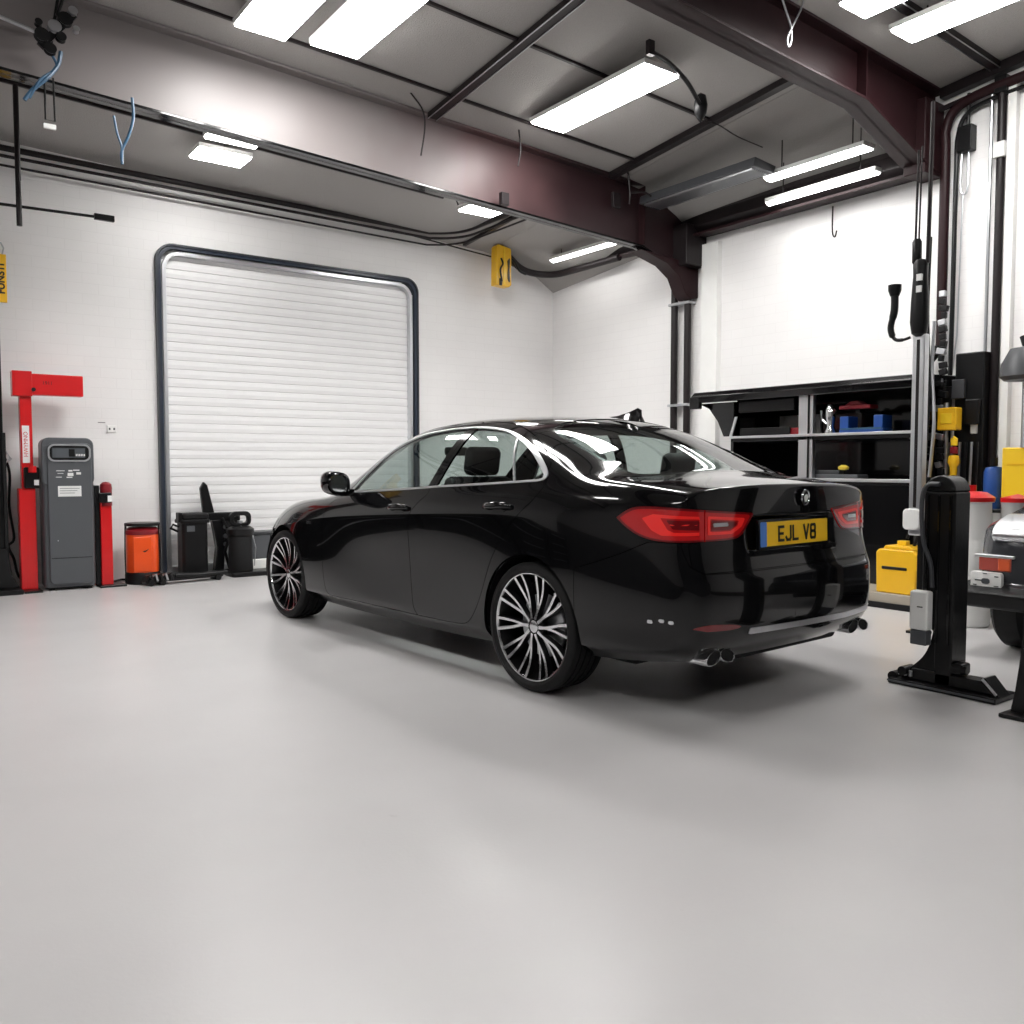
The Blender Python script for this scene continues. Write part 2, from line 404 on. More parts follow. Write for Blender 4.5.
# ---- ceiling lights
def lamp(x0, x1, y0, y1, z, label, group=None, tube=False, m='lamp_panel'):
    cx, cy = (x0+x1)/2, (y0+y1)/2; t = thing('ceiling_light', label, 'light', (cx, cy, z), 0, group)
    hx, hy = (x1-x0)/2, (y1-y0)/2; top = zc(cx, cy)-z
    MB().box(-hx, hx, -hy, hy, .004, .045).build('lamp_housing', 'white_metal', t, .004)
    d = MB()
    if tube:
        V = []; F = []; n = 8
        for y in (-hy+.01, hy-.01):
            for k in range(n+1):
                a = math.pi*k/n; V.append(((hx-.008)*math.cos(a), y, .004-.028*math.sin(a)))
        for k in range(n): F.append((k, k+1, n+2+k, n+1+k))
        F += [tuple(range(n+1)), tuple(range(n+1, 2*n+2))]
        d.add(V, F)
    else: d.box(-hx+.012, hx-.012, -hy+.012, hy-.012, -.014, .006)
    d.build('diffuser', 'lamp_tube' if tube else m, t, 0 if tube else .006)
    if top > .08:
        for sg in (-1, 1):
            MB().cyl((0, sg*hy*.7, .045), (0, sg*hy*.7, top+.03), .006, 6).build('hanger', 'dark_steel', t)
    return t
lamp(2.27, 2.68, 5.45, 6.58, 4.45, 'large rectangular ceiling light cut by the top edge, leftmost one')
lamp(2.84, 3.26, 5.0, 6.52, 4.45, 'large rectangular ceiling light at the top edge, second from the left')
lamp(5.05, 5.46, 5.10, 6.60, 4.38, 'long ceiling light panel hanging alone above the car in the middle')
lamp(5.70, 6.04, 2.5, 3.82, 4.50, 'ceiling light clipped by the top edge at right, the one nearer the maroon beam', m='lamp_right')
lamp(6.43, 6.76, 2.4, 3.86, 4.54, 'ceiling light in the top right corner crossing the short dark rail', m='lamp_right')
lamp(7.24, 7.42, 4.56, 5.66, 4.05, 'upper tube light of the pair near the right wall', tube=True)
lamp(7.53, 7.64, 4.62, 5.85, 3.90, 'lower tube light of the pair near the right wall', tube=True)
lamp(2.60, 3.12, 8.52, 8.87, 4.20, 'rectangular light panel just above the left side of the shutter, the lower one')
lamp(2.56, 3.05, 8.05, 8.27, 4.20, 'rectangular light panel half behind the long maroon beam, upper one above the shutter')
lamp(5.42, 5.88, 7.95, 8.42, 4.06, 'small square light panel behind the long maroon beam near the yellow hoist')
lamp(7.33, 7.45, 7.95, 9.15, 3.90, 'single thin tube light over the far corner beyond the long beam', tube=True)
# fittings further down the hall, over and behind the photographer's position
for x, y in ((-1.6, 6.2), (-1.4, 2.4), (-.8, -1.6), (3.2, -1.6)):
    lamp(x-.2, x+.2, y-.7, y+.7, 4.5, 'rectangular ceiling light in the front part of the garage', 'front ceiling lights', m='lamp_right' if x > 1 else 'lamp_panel')

# ---- roller shutter door
d = thing('roller_shutter', 'white slatted roller shutter door in the back wall', 'shutter', ((DX0_+DX1_)/2, YB, 0))
hw = (DX1_-DX0_)/2; sl = MB(); n = 36; p = DZ/n; V = []; F = []; prof = []
for i in range(n):
    z = i*p
    prof += [(.040, z), (.040, z+.005), (.030, z+.008), (.026, z+p*.5), (.030, z+p-.003)]
prof.append((.040, DZ))
for x in (-hw, hw):
    for y, z in prof: V.append((x, y+.02, z))
m_ = len(prof)
for i in range(m_-1): F.append((i, i+1, m_+i+1, m_+i))
sl.add(V, F); sl.build('curtain', 'shutter', d)
MB().box(-hw, hw, .09, .14, 0, DZ).build('backing', 'shutter', d)
MB().box(-hw+.01, hw-.01, -.005, .05, 0, .10).build('bottom_bar', 'satin_chrome', d, .008)
tr = [(-hw+.0, 0, 0), (-hw, 0, DZ-.22), (-hw+.06, 0, DZ-.07), (-hw+.22, 0, DZ), (hw-.22, 0, DZ), (hw-.06, 0, DZ-.07), (hw, 0, DZ-.22), (hw, 0, 0)]
def frame(off, r, m, y):
    o_ = MB(); pts = [(-hw-off, 0)]+[(x, z) for x, z in arc(-hw-off+.17, DZ+off-.17, .17, 180, 90, 8)]+arc(hw+off-.17, DZ+off-.17, .17, 90, 0, 8)+[(hw+off, 0)]
    V = []; n = len(pts)
    for i, (x, z) in enumerate(pts):
        a = pts[max(i-1, 0)]; b = pts[min(i+1, n-1)]; tx, tz = b[0]-a[0], b[1]-a[1]; l = math.hypot(tx, tz); nx, nz = -tz/l, tx/l
        for (e, yy) in ((-r, y), (r, y), (r, .06), (-r, .06)): V.append((x+nx*e, yy, z+nz*e))
    F = [(4*i+k, 4*i+(k+1) % 4, 4*i+4+(k+1) % 4, 4*i+4+k) for i in range(n-1) for k in range(4)]+[(0, 1, 2, 3), (4*n-4, 4*n-3, 4*n-2, 4*n-1)]
    return o_.add(V, F)
frame(.02, .019, 'x', -.05).build('door_frame', 'blue_frame', d, .004)
frame(-.035, .020, 'x', -.03).build('guide_rail', 'satin_chrome', d, .003)
frame(.045, .010, 'x', -.065).build('frame_lip', 'navy_frame', d)

# ================================================================== the black saloon car
def curve(tab):
    xs = np.array([t[0] for t in tab], float); ys = np.array([t[1:] for t in tab], float)
    m = np.zeros_like(ys); d = (ys[1:]-ys[:-1])/(xs[1:]-xs[:-1])[:, None]
    m[0] = d[0]; m[-1] = d[-1]
    for i in range(1, len(xs)-1):
        h0 = xs[i]-xs[i-1]; h1 = xs[i+1]-xs[i]
        m[i] = (d[i-1]*h1+d[i]*h0)/(h0+h1)
        for k in range(ys.shape[1]):
            if d[i-1][k]*d[i][k] <= 0: m[i][k] = 0
    def f(x):
        x = min(max(x, xs[0]), xs[-1]); i = min(int(np.searchsorted(xs, x, side='right'))-1, len(xs)-2); i = max(i, 0)
        h = xs[i+1]-xs[i]; t = (x-xs[i])/h
        return (2*t**3-3*t**2+1)*ys[i]+(t**3-2*t**2+t)*h*m[i]+(-2*t**3+3*t**2)*ys[i+1]+(t**3-t**2)*h*m[i+1]
    return f
ROW = [
 curve([(-.88,0,1.105),(-.76,0,1.135),(-.6,0,1.15),(-.47,0,1.175),(-.22,0,1.305),(.05,0,1.42),(.3,0,1.48),(.65,0,1.51),(1.0,0,1.52),(1.35,0,1.515),(1.65,0,1.485),(1.9,0,1.42),(2.25,0,1.25),(2.55,0,1.09),(2.75,0,1.0),(2.95,0,.98),(3.15,0,.95),(3.35,0,.905),(3.55,0,.835),(3.75,0,.74)]),
 curve([(-.86,.30,1.104),(-.74,.31,1.132),(-.58,.32,1.147),(-.42,.33,1.17),(-.19,.33,1.295),(.07,.33,1.408),(.3,.33,1.467),(.65,.33,1.497),(1.0,.33,1.507),(1.35,.33,1.502),(1.65,.34,1.47),(1.9,.36,1.40),(2.2,.38,1.245),(2.5,.40,1.085),(2.7,.40,.995),(2.9,.40,.975),(3.15,.38,.945),(3.35,.36,.90),(3.55,.34,.83),(3.73,.32,.735)]),
 curve([(-.8,.55,1.096),(-.68,.60,1.112),(-.5,.655,1.131),(-.32,.69,1.148),(-.12,.70,1.222),(.1,.69,1.325),(.35,.66,1.415),(.65,.625,1.462),(1.0,.59,1.48),(1.35,.60,1.47),(1.65,.625,1.435),(1.9,.665,1.33),(2.15,.72,1.165),(2.4,.77,1.01),(2.62,.76,.965),(3.1,.70,.925),(3.35,.65,.875),(3.55,.59,.80),(3.7,.52,.71)]),
 curve([(-.8,.68,1.082),(-.5,.765,1.120),(-.32,.80,1.134),(-.12,.822,1.164),(.1,.815,1.235),(.35,.79,1.292),(.65,.765,1.30),(1.0,.748,1.29),(1.35,.755,1.275),(1.65,.768,1.245),(1.9,.79,1.165),(2.15,.82,1.05),(2.4,.825,.972),(2.62,.82,.95),(3.1,.78,.91),(3.5,.68,.80),(3.7,.60,.69)]),
 curve([(-.8,.765,1.06),(-.5,.825,1.108),(-.3,.845,1.118),(0,.857,1.122),(.35,.86,1.105),(.65,.862,1.086),(1.2,.863,1.055),(2.05,.862,.995),(2.4,.862,.962),(2.8,.86,.93),(3.1,.84,.885),(3.5,.745,.775),(3.7,.67,.665)]),
 curve([(-.8,.80,1.02),(-.5,.87,1.05),(0,.898,1.055),(.5,.900,1.03),(1.2,.900,.99),(2.05,.900,.93),(2.6,.905,.89),(3.1,.885,.82),(3.4,.83,.755),(3.7,.71,.63)]),
 curve([(-.8,.815,.935),(-.5,.89,.965),(0,.926,.958),(.5,.926,.938),(1.2,.926,.90),(2.05,.922,.845),(2.6,.925,.80),(3.1,.915,.73),(3.4,.86,.68),(3.7,.74,.58)]),
 curve([(-.8,.825,.80),(-.5,.905,.82),(0,.937,.81),(.5,.925,.79),(1.2,.917,.75),(2.05,.915,.71),(2.6,.935,.68),(3.1,.93,.63),(3.4,.87,.60),(3.7,.755,.53)]),
 curve([(-.8,.845,.655),(-.5,.92,.65),(0,.944,.64),(.5,.918,.61),(1.2,.902,.58),(2.05,.904,.56),(2.6,.938,.55),(3.1,.935,.52),(3.4,.875,.50),(3.7,.76,.46)]),
 curve([(-.8,.85,.48),(-.5,.918,.46),(0,.94,.44),(.5,.912,.42),(1.2,.90,.40),(2.05,.903,.40),(2.6,.935,.40),(3.1,.935,.38),(3.4,.875,.37),(3.7,.76,.35)]),
 curve([(-.8,.825,.345),(-.5,.89,.32),(0,.915,.30),(.5,.905,.275),(1.2,.905,.265),(2.05,.905,.26),(2.6,.915,.26),(3.1,.91,.26),(3.7,.73,.25)]),
 curve([(-.8,.74,.29),(-.5,.80,.26),(0,.82,.23),(.5,.84,.20),(1.2,.845,.185),(2.05,.845,.185),(2.6,.83,.19),(3.1,.82,.20),(3.7,.66,.20)]),
]
ST = [-.80, -.68, -.5, -.32, -.12, .1, .35, .65, 1.0, 1.35, 1.65, 1.9, 2.15, 2.4, 2.62, 2.85, 3.1, 3.35, 3.55, 3.68]
DX0 = {0: -.075, 1: -.08, 2: -.10, 3: -.13, 4: -.10, 5: -.04, 11: .05, 12: .11, 13: .15, 14: .15, 15: .10, 16: .06, 17: .05, 18: .07, 19: .10}
def body_cage():
    V = []; F = []; idx = {}
    def vid(key, p):
        if key not in idx: idx[key] = len(V); V.append(p)
        return idx[key]
    nS = len(ST); grid = {}
    fr = {0: 1., 1: .86, 2: .45, 3: .2}
    for i, x in enumerate(ST):
        for m in range(12):
            xx = x+DX0.get(i, 0)*fr.get(m, 0.)
            y, z = ROW[m](xx)
            grid[i, m] = [xx, y, z]
    # rear and front faces: columns 0..4, rows 6..11
    ycol_r = [0, .30, .53, .67, .76]; ycol_f = [0, .28, .48, .60, .67]
    zr = {6: (.975, -.868), 7: (.825, -.868), 8: (.665, -.925), 9: (.48, -.935), 10: (.345, -.905), 11: (.285, -.83)}
    zf = {6: (.62, 3.80), 7: (.55, 3.83), 8: (.47, 3.85), 9: (.36, 3.86), 10: (.26, 3.82), 11: (.20, 3.74)}
    cx = {6: -.775, 7: -.775, 8: -.80, 9: -.80, 10: -.785, 11: -.74}
    for k, v in cx.items(): grid[0, k][0] = v
    rear = {}; front = {}
    for k in range(6, 12):
        for j in range(5):
            z0, x0 = zr[k]; t = (ycol_r[j]/.76)
            rear[j, k] = [x0+.052*t**3.0, ycol_r[j]*(1 if k < 11 else .95), z0+(grid[0, k][2]-z0)*t**2*.8]
            z0, x0 = zf[k]; t = (ycol_f[j]/.67)
            front[j, k] = [x0-.085*t**2.2, ycol_f[j], z0+(grid[nS-1, k][2]-z0)*t**2*.8]
    def P(kind, a, b, s):
        g = {'s': grid, 'r': rear, 'f': front}[kind][a, b]
        if kind == 'r' and False: pass
        key = (kind, a, b, s if abs(g[1]) > 1e-6 else 0)
        return vid(key, (g[0], g[1]*s, g[2]))
    for s in (1, -1):
        for i in range(nS-1):
            for m in range(11):
                q = [P('s', i, m, s), P('s', i, m+1, s), P('s', i+1, m+1, s), P('s', i+1, m, s)]
                F.append(q if s > 0 else q[::-1])
        for kind, end in (('r', 0), ('f', nS-1)):
            def E(j, k): return P('s', end, j, s) if k == 5 else (P('s', end, k, s) if j == 5 else P(kind, j, k, s))
            for j in range(5):
                for k in range(5, 11):
                    q = [E(j, k), E(j, k+1), E(j+1, k+1), E(j+1, k)]
                    if kind == 'f': q = q[::-1]
                    F.append(q if s > 0 else q[::-1])
    cre = {}
    def crease(a, b, c): cre[tuple(sorted((a, b)))] = c
    for s in (1, -1):
        for i in range(nS-1):
            if i < 17: crease(P('s', i, 6, s), P('s', i+1, 6, s), .45)
            crease(P('s', i, 10, s), P('s', i+1, 10, s), .35)
            if i < 5: crease(P('s', i, 2, s), P('s', i+1, 2, s), .35)
        for j in range(5):
            crease(P('s', 0, j, s), P('s', 0, j+1, s), .75)
            crease(P('s', 3, j, s) if j < 2 else P('s', 3, j, s), P('s', 3, j+1, s), .5 if j < 2 else .15)
            a = P('r', j, 8, s); b2 = P('r', j+1, 8, s) if j < 4 else P('s', 0, 8, s); crease(a, b2, .55)
    return V, F, cre
def subdivide(V, F, cre, lv):
    me = bpy.data.meshes.new('cage'); me.from_pydata(V, [], F); me.update()
    at = me.attributes.new('crease_edge', 'FLOAT', 'EDGE')
    for e in me.edges: at.data[e.index].value = cre.get(tuple(sorted(e.vertices)), 0.)
    o = bpy.data.objects.new('cage', me); col.objects.link(o)
    md = o.modifiers.new('s', 'SUBSURF'); md.levels = lv; md.render_levels = lv; md.boundary_smooth = 'PRESERVE_CORNERS'
    dg = bpy.context.evaluated_depsgraph_get(); dg.update(); ev = o.evaluated_get(dg); m2 = ev.to_mesh()
    n = len(m2.vertices); co = np.empty(n*3); m2.vertices.foreach_get('co', co); no = np.empty(n*3); m2.vertex_normals.foreach_get('vector', no)
    q = np.empty(len(m2.polygons)*4, int); m2.polygons.foreach_get('vertices', q); q = q.reshape(-1, 4)
    ev.to_mesh_clear(); bpy.data.objects.remove(o)
    co = co.reshape(-1, 3); no = no.reshape(-1, 3)
    k = co[:, 1].argmax()
    if no[k, 1] < 0: no = -no; q = q[:, ::-1]
    return co, no, np.vstack([q[:, [0, 1, 2]], q[:, [0, 2, 3]]])
class Sh:
    """open surface: vertices, normals, triangles"""
    def __init__(s, V, N, T): s.V, s.N, s.T = V, N, T
    def compact(s):
        u, inv = np.unique(s.T, return_inverse=True); return Sh(s.V[u], s.N[u], inv.reshape(-1, 3))
    def keep(s, d):
        """part where d >= 0"""
        pos = d >= 0; T = s.T; c = pos[T].sum(1)
        out = [T[c == 3]]; V = s.V; N = s.N; n = len(V); E = []; tri = []
        for cnt in (1, 2):
            t = T[c == cnt]
            if not len(t): continue
            lone = pos[t] if cnt == 1 else ~pos[t]
            k = lone.argmax(1); r = np.arange(len(t))
            a = t[r, k]; b = t[r, (k+1) % 3]; e = t[r, (k+2) % 3]
            E += [np.stack([a, b], 1), np.stack([a, e], 1)]; tri.append((cnt, a, b, e))
        if not E: return Sh(V, N, out[0]).compact() if len(out[0]) else Sh(np.zeros((0, 3)), np.zeros((0, 3)), np.zeros((0, 3), int))
        EE = np.sort(np.vstack(E), 1); key = EE[:, 0].astype(np.int64)*n+EE[:, 1]; uk, inv = np.unique(key, return_inverse=True)
        i0 = (uk//n).astype(int); i1 = (uk % n).astype(int); t_ = (d[i0]/(d[i0]-d[i1]))[:, None]
        nv = V[i0]+(V[i1]-V[i0])*t_; nn = N[i0]+(N[i1]-N[i0])*t_; nn /= np.linalg.norm(nn, axis=1)[:, None]
        inv = inv+n; p = 0
        for cnt, a, b, e in tri:
            m_ = len(a); ab = inv[p:p+m_]; ae = inv[p+m_:p+2*m_]; p += 2*m_
            if cnt == 1: out.append(np.stack([a, ab, ae], 1))
            else: out += [np.stack([ab, b, e], 1), np.stack([ab, e, ae], 1)]
        return Sh(np.vstack([V, nv]), np.vstack([N, nn]), np.vstack(out)).compact()
    def off(s, h): return Sh(s.V+s.N*h, s.N, s.T)
    def hem(s, depth):
        """fold the open edges inwards"""
        T = s.T; e = np.vstack([T[:, [0, 1]], T[:, [1, 2]], T[:, [2, 0]]]); n = len(s.V)
        k = np.sort(e, 1); key = k[:, 0].astype(np.int64)*n+k[:, 1]; u, ix, ct = np.unique(key, return_index=True, return_counts=True)
        b = e[ix[ct == 1]]
        if not len(b): return s
        A, B = s.V[b[:, 0]], s.V[b[:, 1]]; NA, NB = s.N[b[:, 0]], s.N[b[:, 1]]
        o = np.cross(B-A, NA+NB); ln = np.linalg.norm(o, axis=1)[:, None]; o = o/np.maximum(ln, 1e-9)
        # accumulate normals per vertex for a smooth side
        acc = np.zeros((n, 3)); np.add.at(acc, b[:, 0], o); np.add.at(acc, b[:, 1], o); acc /= np.maximum(np.linalg.norm(acc, axis=1)[:, None], 1e-9)
        m_ = len(b); base = n
        V = np.vstack([s.V, A, B, B-NB*depth, A-NA*depth]); nA, nB = acc[b[:, 0]], acc[b[:, 1]]
        N = np.vstack([s.N, nA, nB, nB, nA]); r = np.arange(m_)
        q1 = np.stack([base+r, base+3*m_+r, base+2*m_+r], 1); q2 = np.stack([base+r, base+2*m_+r, base+m_+r], 1)
        return Sh(V, N, np.vstack([T, q1, q2]))
    def join(s, o): return Sh(np.vstack([s.V, o.V]), np.vstack([s.N, o.N]), np.vstack([s.T, o.T+len(s.V)]))
    def make(s, name, m, parent, depth=.014):
        h = s.hem(depth) if depth else s
        return obj(name, h.V, h.T, m, parent, True, h.N)
def sdf(P, poly):
    """signed distance, positive inside"""
    poly = np.array(poly, float); A = poly; B = np.roll(poly, -1, 0); d = np.full(len(P), 1e9); ins = np.zeros(len(P), bool)
    lo = poly.min(0)-.12; hi = poly.max(0)+.12; sel = np.all((P > lo) & (P < hi), 1); Q = P[sel]; dd = np.full(len(Q), 1e9); ii = np.zeros(len(Q), bool)
    for a, b in zip(A, B):
        e = b-a; w_ = Q-a; t = np.clip((w_@e)/max(e@e, 1e-12), 0, 1); dd = np.minimum(dd, np.hypot(*(w_-t[:, None]*e).T))
        c = ((a[1] > Q[:, 1]) != (b[1] > Q[:, 1]))
        with np.errstate(divide='ignore', invalid='ignore'):
            xx = (b[0]-a[0])*(Q[:, 1]-a[1])/(b[1]-a[1])+a[0]
        ii ^= c & (Q[:, 0] < xx)
    out = np.full(len(P), -.2); out[sel] = np.where(ii, dd, -dd); return out

V0, F0, CR = body_cage()
BV, BN, BT = subdivide(V0, F0, CR, 4)
B0 = Sh(BV, BN, BT)
print('body tris', len(BT))
WX = (.125, 3.065); WZ = .345; WR = .345
def xz(S): return S.V[:, [0, 2]]
def side(S, s, y=.35): return s*S.V[:, 1]-y

# ---- outlines in the side view (x, z)
DLO_UP = spline([(2.13, 1.005), (1.985, 1.152), (1.81, 1.296), (1.563, 1.394), (1.30, 1.428), (1.05, 1.436), (.82, 1.428), (.60, 1.402), (.40, 1.352), (.24, 1.288), (.12, 1.215), (.055, 1.158), (.065, 1.125), (.12, 1.112)], 6)
BELT = spline([(.12, 1.112), (.5, 1.09), (1.0, 1.064), (1.5, 1.034), (2.13, 1.003)], 5)
DLO = DLO_UP+BELT[1:-1]
BELT_C = curve([(.0, 1.117), (.12, 1.112), (.5, 1.09), (1.0, 1.064), (1.5, 1.034), (2.2, .998)])
def shrink_side(poly, amt_top, amt_bot):
    """inner outline of the trim: moved towards a centre line"""
    P = np.array(poly); out = []
    n = len(P)
    for i in range(n):
        t = P[(i+1) % n]-P[i-1]; nrm = np.array([t[1], -t[0]]); nrm /= np.linalg.norm(nrm)+1e-9
        c = P[i]-np.array([1.1, 1.2])
        if nrm @ c > 0: nrm = -nrm
        bottom = P[i][1] < BELT_C(P[i][0])[0]+.006
        rear_q = max(0., 1-abs(P[i][0]-.12)/.45)*(0 if bottom else 1)
        out.append(P[i]+nrm*(amt_bot if bottom else amt_top+.020*rear_q))
    return out
DLO_IN = shrink_side(DLO, .010, .012)

def capsule_gap(S, line, g=.0022):
    """distance to an open polyline in the side view minus half the gap"""
    P = xz(S); d = np.full(len(P), 1e9)
    for a, b in zip(line[:-1], line[1:]):
        a = np.array(a); b = np.array(b); e = b-a; w_ = P-a; t = np.clip((w_@e)/max(e@e, 1e-12), 0, 1)
        d = np.minimum(d, np.hypot(*(w_-t[:, None]*e).T))
    return d-g

SX, SY = 3.69831, 3.56289
HEAD = R(93.464)
car = thing('saloon_car', 'glossy black four-door saloon car with yellow number plate parked in the middle of the floor', 'car', (SX, SY, 0), HEAD)

# ---- wheel arches and windows cut out
S = B0
for wx in WX:
    d = np.hypot(S.V[:, 0]-wx, S.V[:, 2]-WZ)-.388
    S = S.keep(np.maximum(d, .45-np.abs(S.V[:, 1])))
def dlo_cut(S, poly, s, inside):
    d = np.minimum(sdf(xz(S), poly), side(S, s, .3))
    return S.keep(d if inside else -d)
TRIM = {}; GL = {}
for s in (1, -1):
    ring = dlo_cut(dlo_cut(S, DLO, s, True), DLO_IN, s, False)
    TRIM[s] = ring; GL[s] = dlo_cut(S, DLO_IN, s, True)
    S = dlo_cut(S, DLO, s, False)

# windscreen and rear window outlines seen from above (x, y)
def xy(S): return S.V[:, [0, 1]]
def sym(half): return half+[(x, -y) for x, y in reversed(half)]
WS = sym(spline([(2.76, 0), (2.735, .30), (2.64, .55), (2.49, .735), (2.40, .742), (2.15, .685), (1.9, .625), (1.74, .585), (1.66, .50), (1.62, .25), (1.61, 0)], 4)[1:-1])
RG = sym(spline([(-.475, 0), (-.465, .25), (-.43, .45), (-.375, .61), (-.29, .652), (-.1, .655), (.1, .642), (.25, .61), (.34, .50), (.365, .25), (.37, 0)], 4)[1:-1])
def top_cut(S, poly, inside, lo=.95):
    d = np.minimum(sdf(xy(S), poly), S.V[:, 2]-lo); return S.keep(d if inside else -d)
WSG = top_cut(S, WS, True); S = top_cut(S, WS, False)
RGG = top_cut(S, RG, True); S = top_cut(S, RG, False)

# ---- tail lights: wrap coordinate q round the corner
def qz(S):
    q = np.abs(S.V[:, 1])+(S.V[:, 0]+.85)*1.0
    return np.stack([q, S.V[:, 2]], 1)
LIGHT_P = spline([(.335, .972), (.55, .985), (.80, 1.000), (1.0, 1.008), (1.13, 1.005), (1.20, .985), (1.262, .952)], 4)+spline([(1.262, .952), (1.19, .905), (1.10, .868), (.98, .850), (.80, .848), (.62, .848), (.46, .858), (.39, .91), (.335, .972)], 4)[1:-1]
def light_cut(S, s, inside, poly=LIGHT_P, grow=0.):
    d = np.minimum(sdf(qz(S), poly)+grow, np.minimum(side(S, s, .2), .25-S.V[:, 0])); return S.keep(d if inside else -d)
LT = {}
for s in (1, -1):
    LT[s] = light_cut(S, s, True, grow=-.001); S = light_cut(S, s, False, grow=.002)

# ---- door shut lines in the side view
REAR_GAP = spline([(.055, 1.165), (.045, 1.10), (.10, 1.02), (.179, .955), (.30, .845), (.411, .712), (.47, .612), (.545, .46), (.628, .335), (.70, .285), (.80, .272)], 4)
BOT_GAP = [(.80, .272), (1.2, .268), (1.8, .263), (2.25, .262)]
FRONT_GAP = spline([(2.25, .262), (2.345, .27), (2.385, .33), (2.40, .5), (2.40, .70), (2.385, .84), (2.32, .93), (2.20, .985), (2.14, 1.01)], 4)
MID_GAP = spline([(1.20, .266), (1.245, .32), (1.265, .42), (1.275, .54), (1.278, .70), (1.268, .86), (1.20, .955), (1.115, 1.02), (1.105, 1.06)], 4)
top_out = [(x, z+.034) for x, z in DLO_UP if x > .06]
DOOR_R = [p for p in REAR_GAP]+[(1.20, .268)]+MID_GAP[1:]+[(1.02, 1.25), (.93, 1.475)]+[p for p in reversed(top_out) if p[0] < .93][::-1]
def poly_rear():
    up = [p for p in top_out if p[0] < .95]      # ordered from front to rear
    return MID_GAP+[(1.10, 1.07), (1.05, 1.22), (.975, 1.462)]+up+REAR_GAP+[(.80, .272)]
def poly_front():
    up = [p for p in top_out if p[0] > .98][::-1]  # rear to front
    return [(1.20, .266)]+MID_GAP+[(1.10, 1.07), (1.05, 1.22), (.975, 1.462)]+up+FRONT_GAP[::-1]+[(1.8, .263)]
PR, PF = poly_rear(), poly_front()
DOORS = {}
for s in (1, -1):
    for nm, poly in (('rear', PR), ('front', PF)):
        d = np.minimum(sdf(xz(S), poly), side(S, s, .3))
        DOORS[nm, s] = S.keep(d-.0022); S = S.keep(-d-.0012)

# ---- bumper and boot lid on the rear
def back(S, x=-.2): return x-S.V[:, 0]
BUMP = [(.0, .700), (.55, .700), (.70, .705), (.80, .74), (.84, .80), (.86, .846), (1.06, .846), (1.25, .78), (1.52, .70), (1.9, .68), (1.9, .0), (0, 0)]
d = np.minimum(sdf(np.abs(qz(S)), BUMP), np.minimum(back(S, -.24), 2.))
d = np.where(S.V[:, 0] > .2, -.2, d)
BUM = S.keep(d-.0018); S = S.keep(-d-.0012)
LID = [(0, .706), (.54, .706), (.70, .715), (.765, .78), (.775, .90), (.772, 1.0), (.772, 1.3), (0, 1.3)]
yz = np.stack([np.abs(S.V[:, 1]), S.V[:, 2]], 1)
# seen from above the lid runs forward to the rear window
LIDTOP = sym([(-.50, 0), (-.49, .25), (-.445, .46), (-.37, .60), (-.42, .69), (-.60, .735), (-.79, .735), (-.95, .74), (-1.3, .70)][0:])
LIDTOP = [(-.50, .0), (-.49, .25), (-.445, .46), (-.385, .645), (-.45, .71), (-.60, .745), (-.70, .765), (-1.3, .775), (-1.3, -.775), (-.70, -.765), (-.60, -.745), (-.45, -.71), (-.385, -.645), (-.445, -.46), (-.49, -.25)]
d = np.minimum(sdf(xy(S), LIDTOP), sdf(np.stack([np.abs(S.V[:, 1])*.5, S.V[:, 2]], 1), [(-.2, .706), (.6, .706), (.6, 1.35), (-.2, 1.35)]))
LIDS = S.keep(d-.0018); S = S.keep(-d-.0014)
# boot lid recess for the number plate: panel pushed in
PL = rrect(-.37, .40, .775, .955, .03)
def push(Sx, poly, depth, soft):
    P = np.stack([Sx.V[:, 1], Sx.V[:, 2]], 1); dd = sdf(P, poly); k = np.clip(dd/soft, 0, 1); k = k*k*(3-2*k)*depth
    k = np.where(Sx.V[:, 0] < -.6, k, 0)
    V = Sx.V.copy(); V[:, 0] += k; return Sx, V, k
_, V2, kk = push(LIDS, PL, .022, .018)
def renorm(V, T):
    n = np.cross(V[T[:, 1]]-V[T[:, 0]], V[T[:, 2]]-V[T[:, 0]]); N = np.zeros_like(V)
    for i in range(3): np.add.at(N, T[:, i], n)
    return N/np.maximum(np.linalg.norm(N, axis=1)[:, None], 1e-12)
N2 = renorm(V2, LIDS.T); N2 = np.where((kk > 1e-6)[:, None] | True, N2, LIDS.N)
near = (sdf(np.stack([V2[:, 1], V2[:, 2]], 1), PL) > -.03) & (V2[:, 0] < -.6)
LIDS = Sh(V2, np.where(near[:, None], N2, LIDS.N), LIDS.T)
# bonnet and front bumper shut lines
BON = [(2.70, 0), (2.66, .40), (2.56, .66), (2.48, .80), (2.7, .835), (3.1, .81), (3.4, .74), (3.6, .64), (3.72, .5), (3.78, .3), (3.80, 0)]
BON = BON+[(x, -y) for x, y in BON[::-1][1:-1]]
d = np.minimum(sdf(xy(S), BON), S.V[:, 2]-.66)
BONS = S.keep(d-.002); S = S.keep(-d-.002)
fx = S.V[:, 0]-3.42+(S.V[:, 2]-.5)*.35
FB = S.keep(np.minimum(fx, .80-S.V[:, 2])-.002); S = S.keep(-np.minimum(fx, .80-S.V[:, 2])-.002)
body = S.make('body_shell', 'paint_black', car, .018)
tag(body)
bon = BONS.make('bonnet', 'paint_black', car, .018)
FB.make('front_bumper', 'paint_black', car, .03)
bumper = BUM.make('rear_bumper', 'paint_black', car, .03)
lid = LIDS.make('boot_lid', 'paint_black', car, .018)

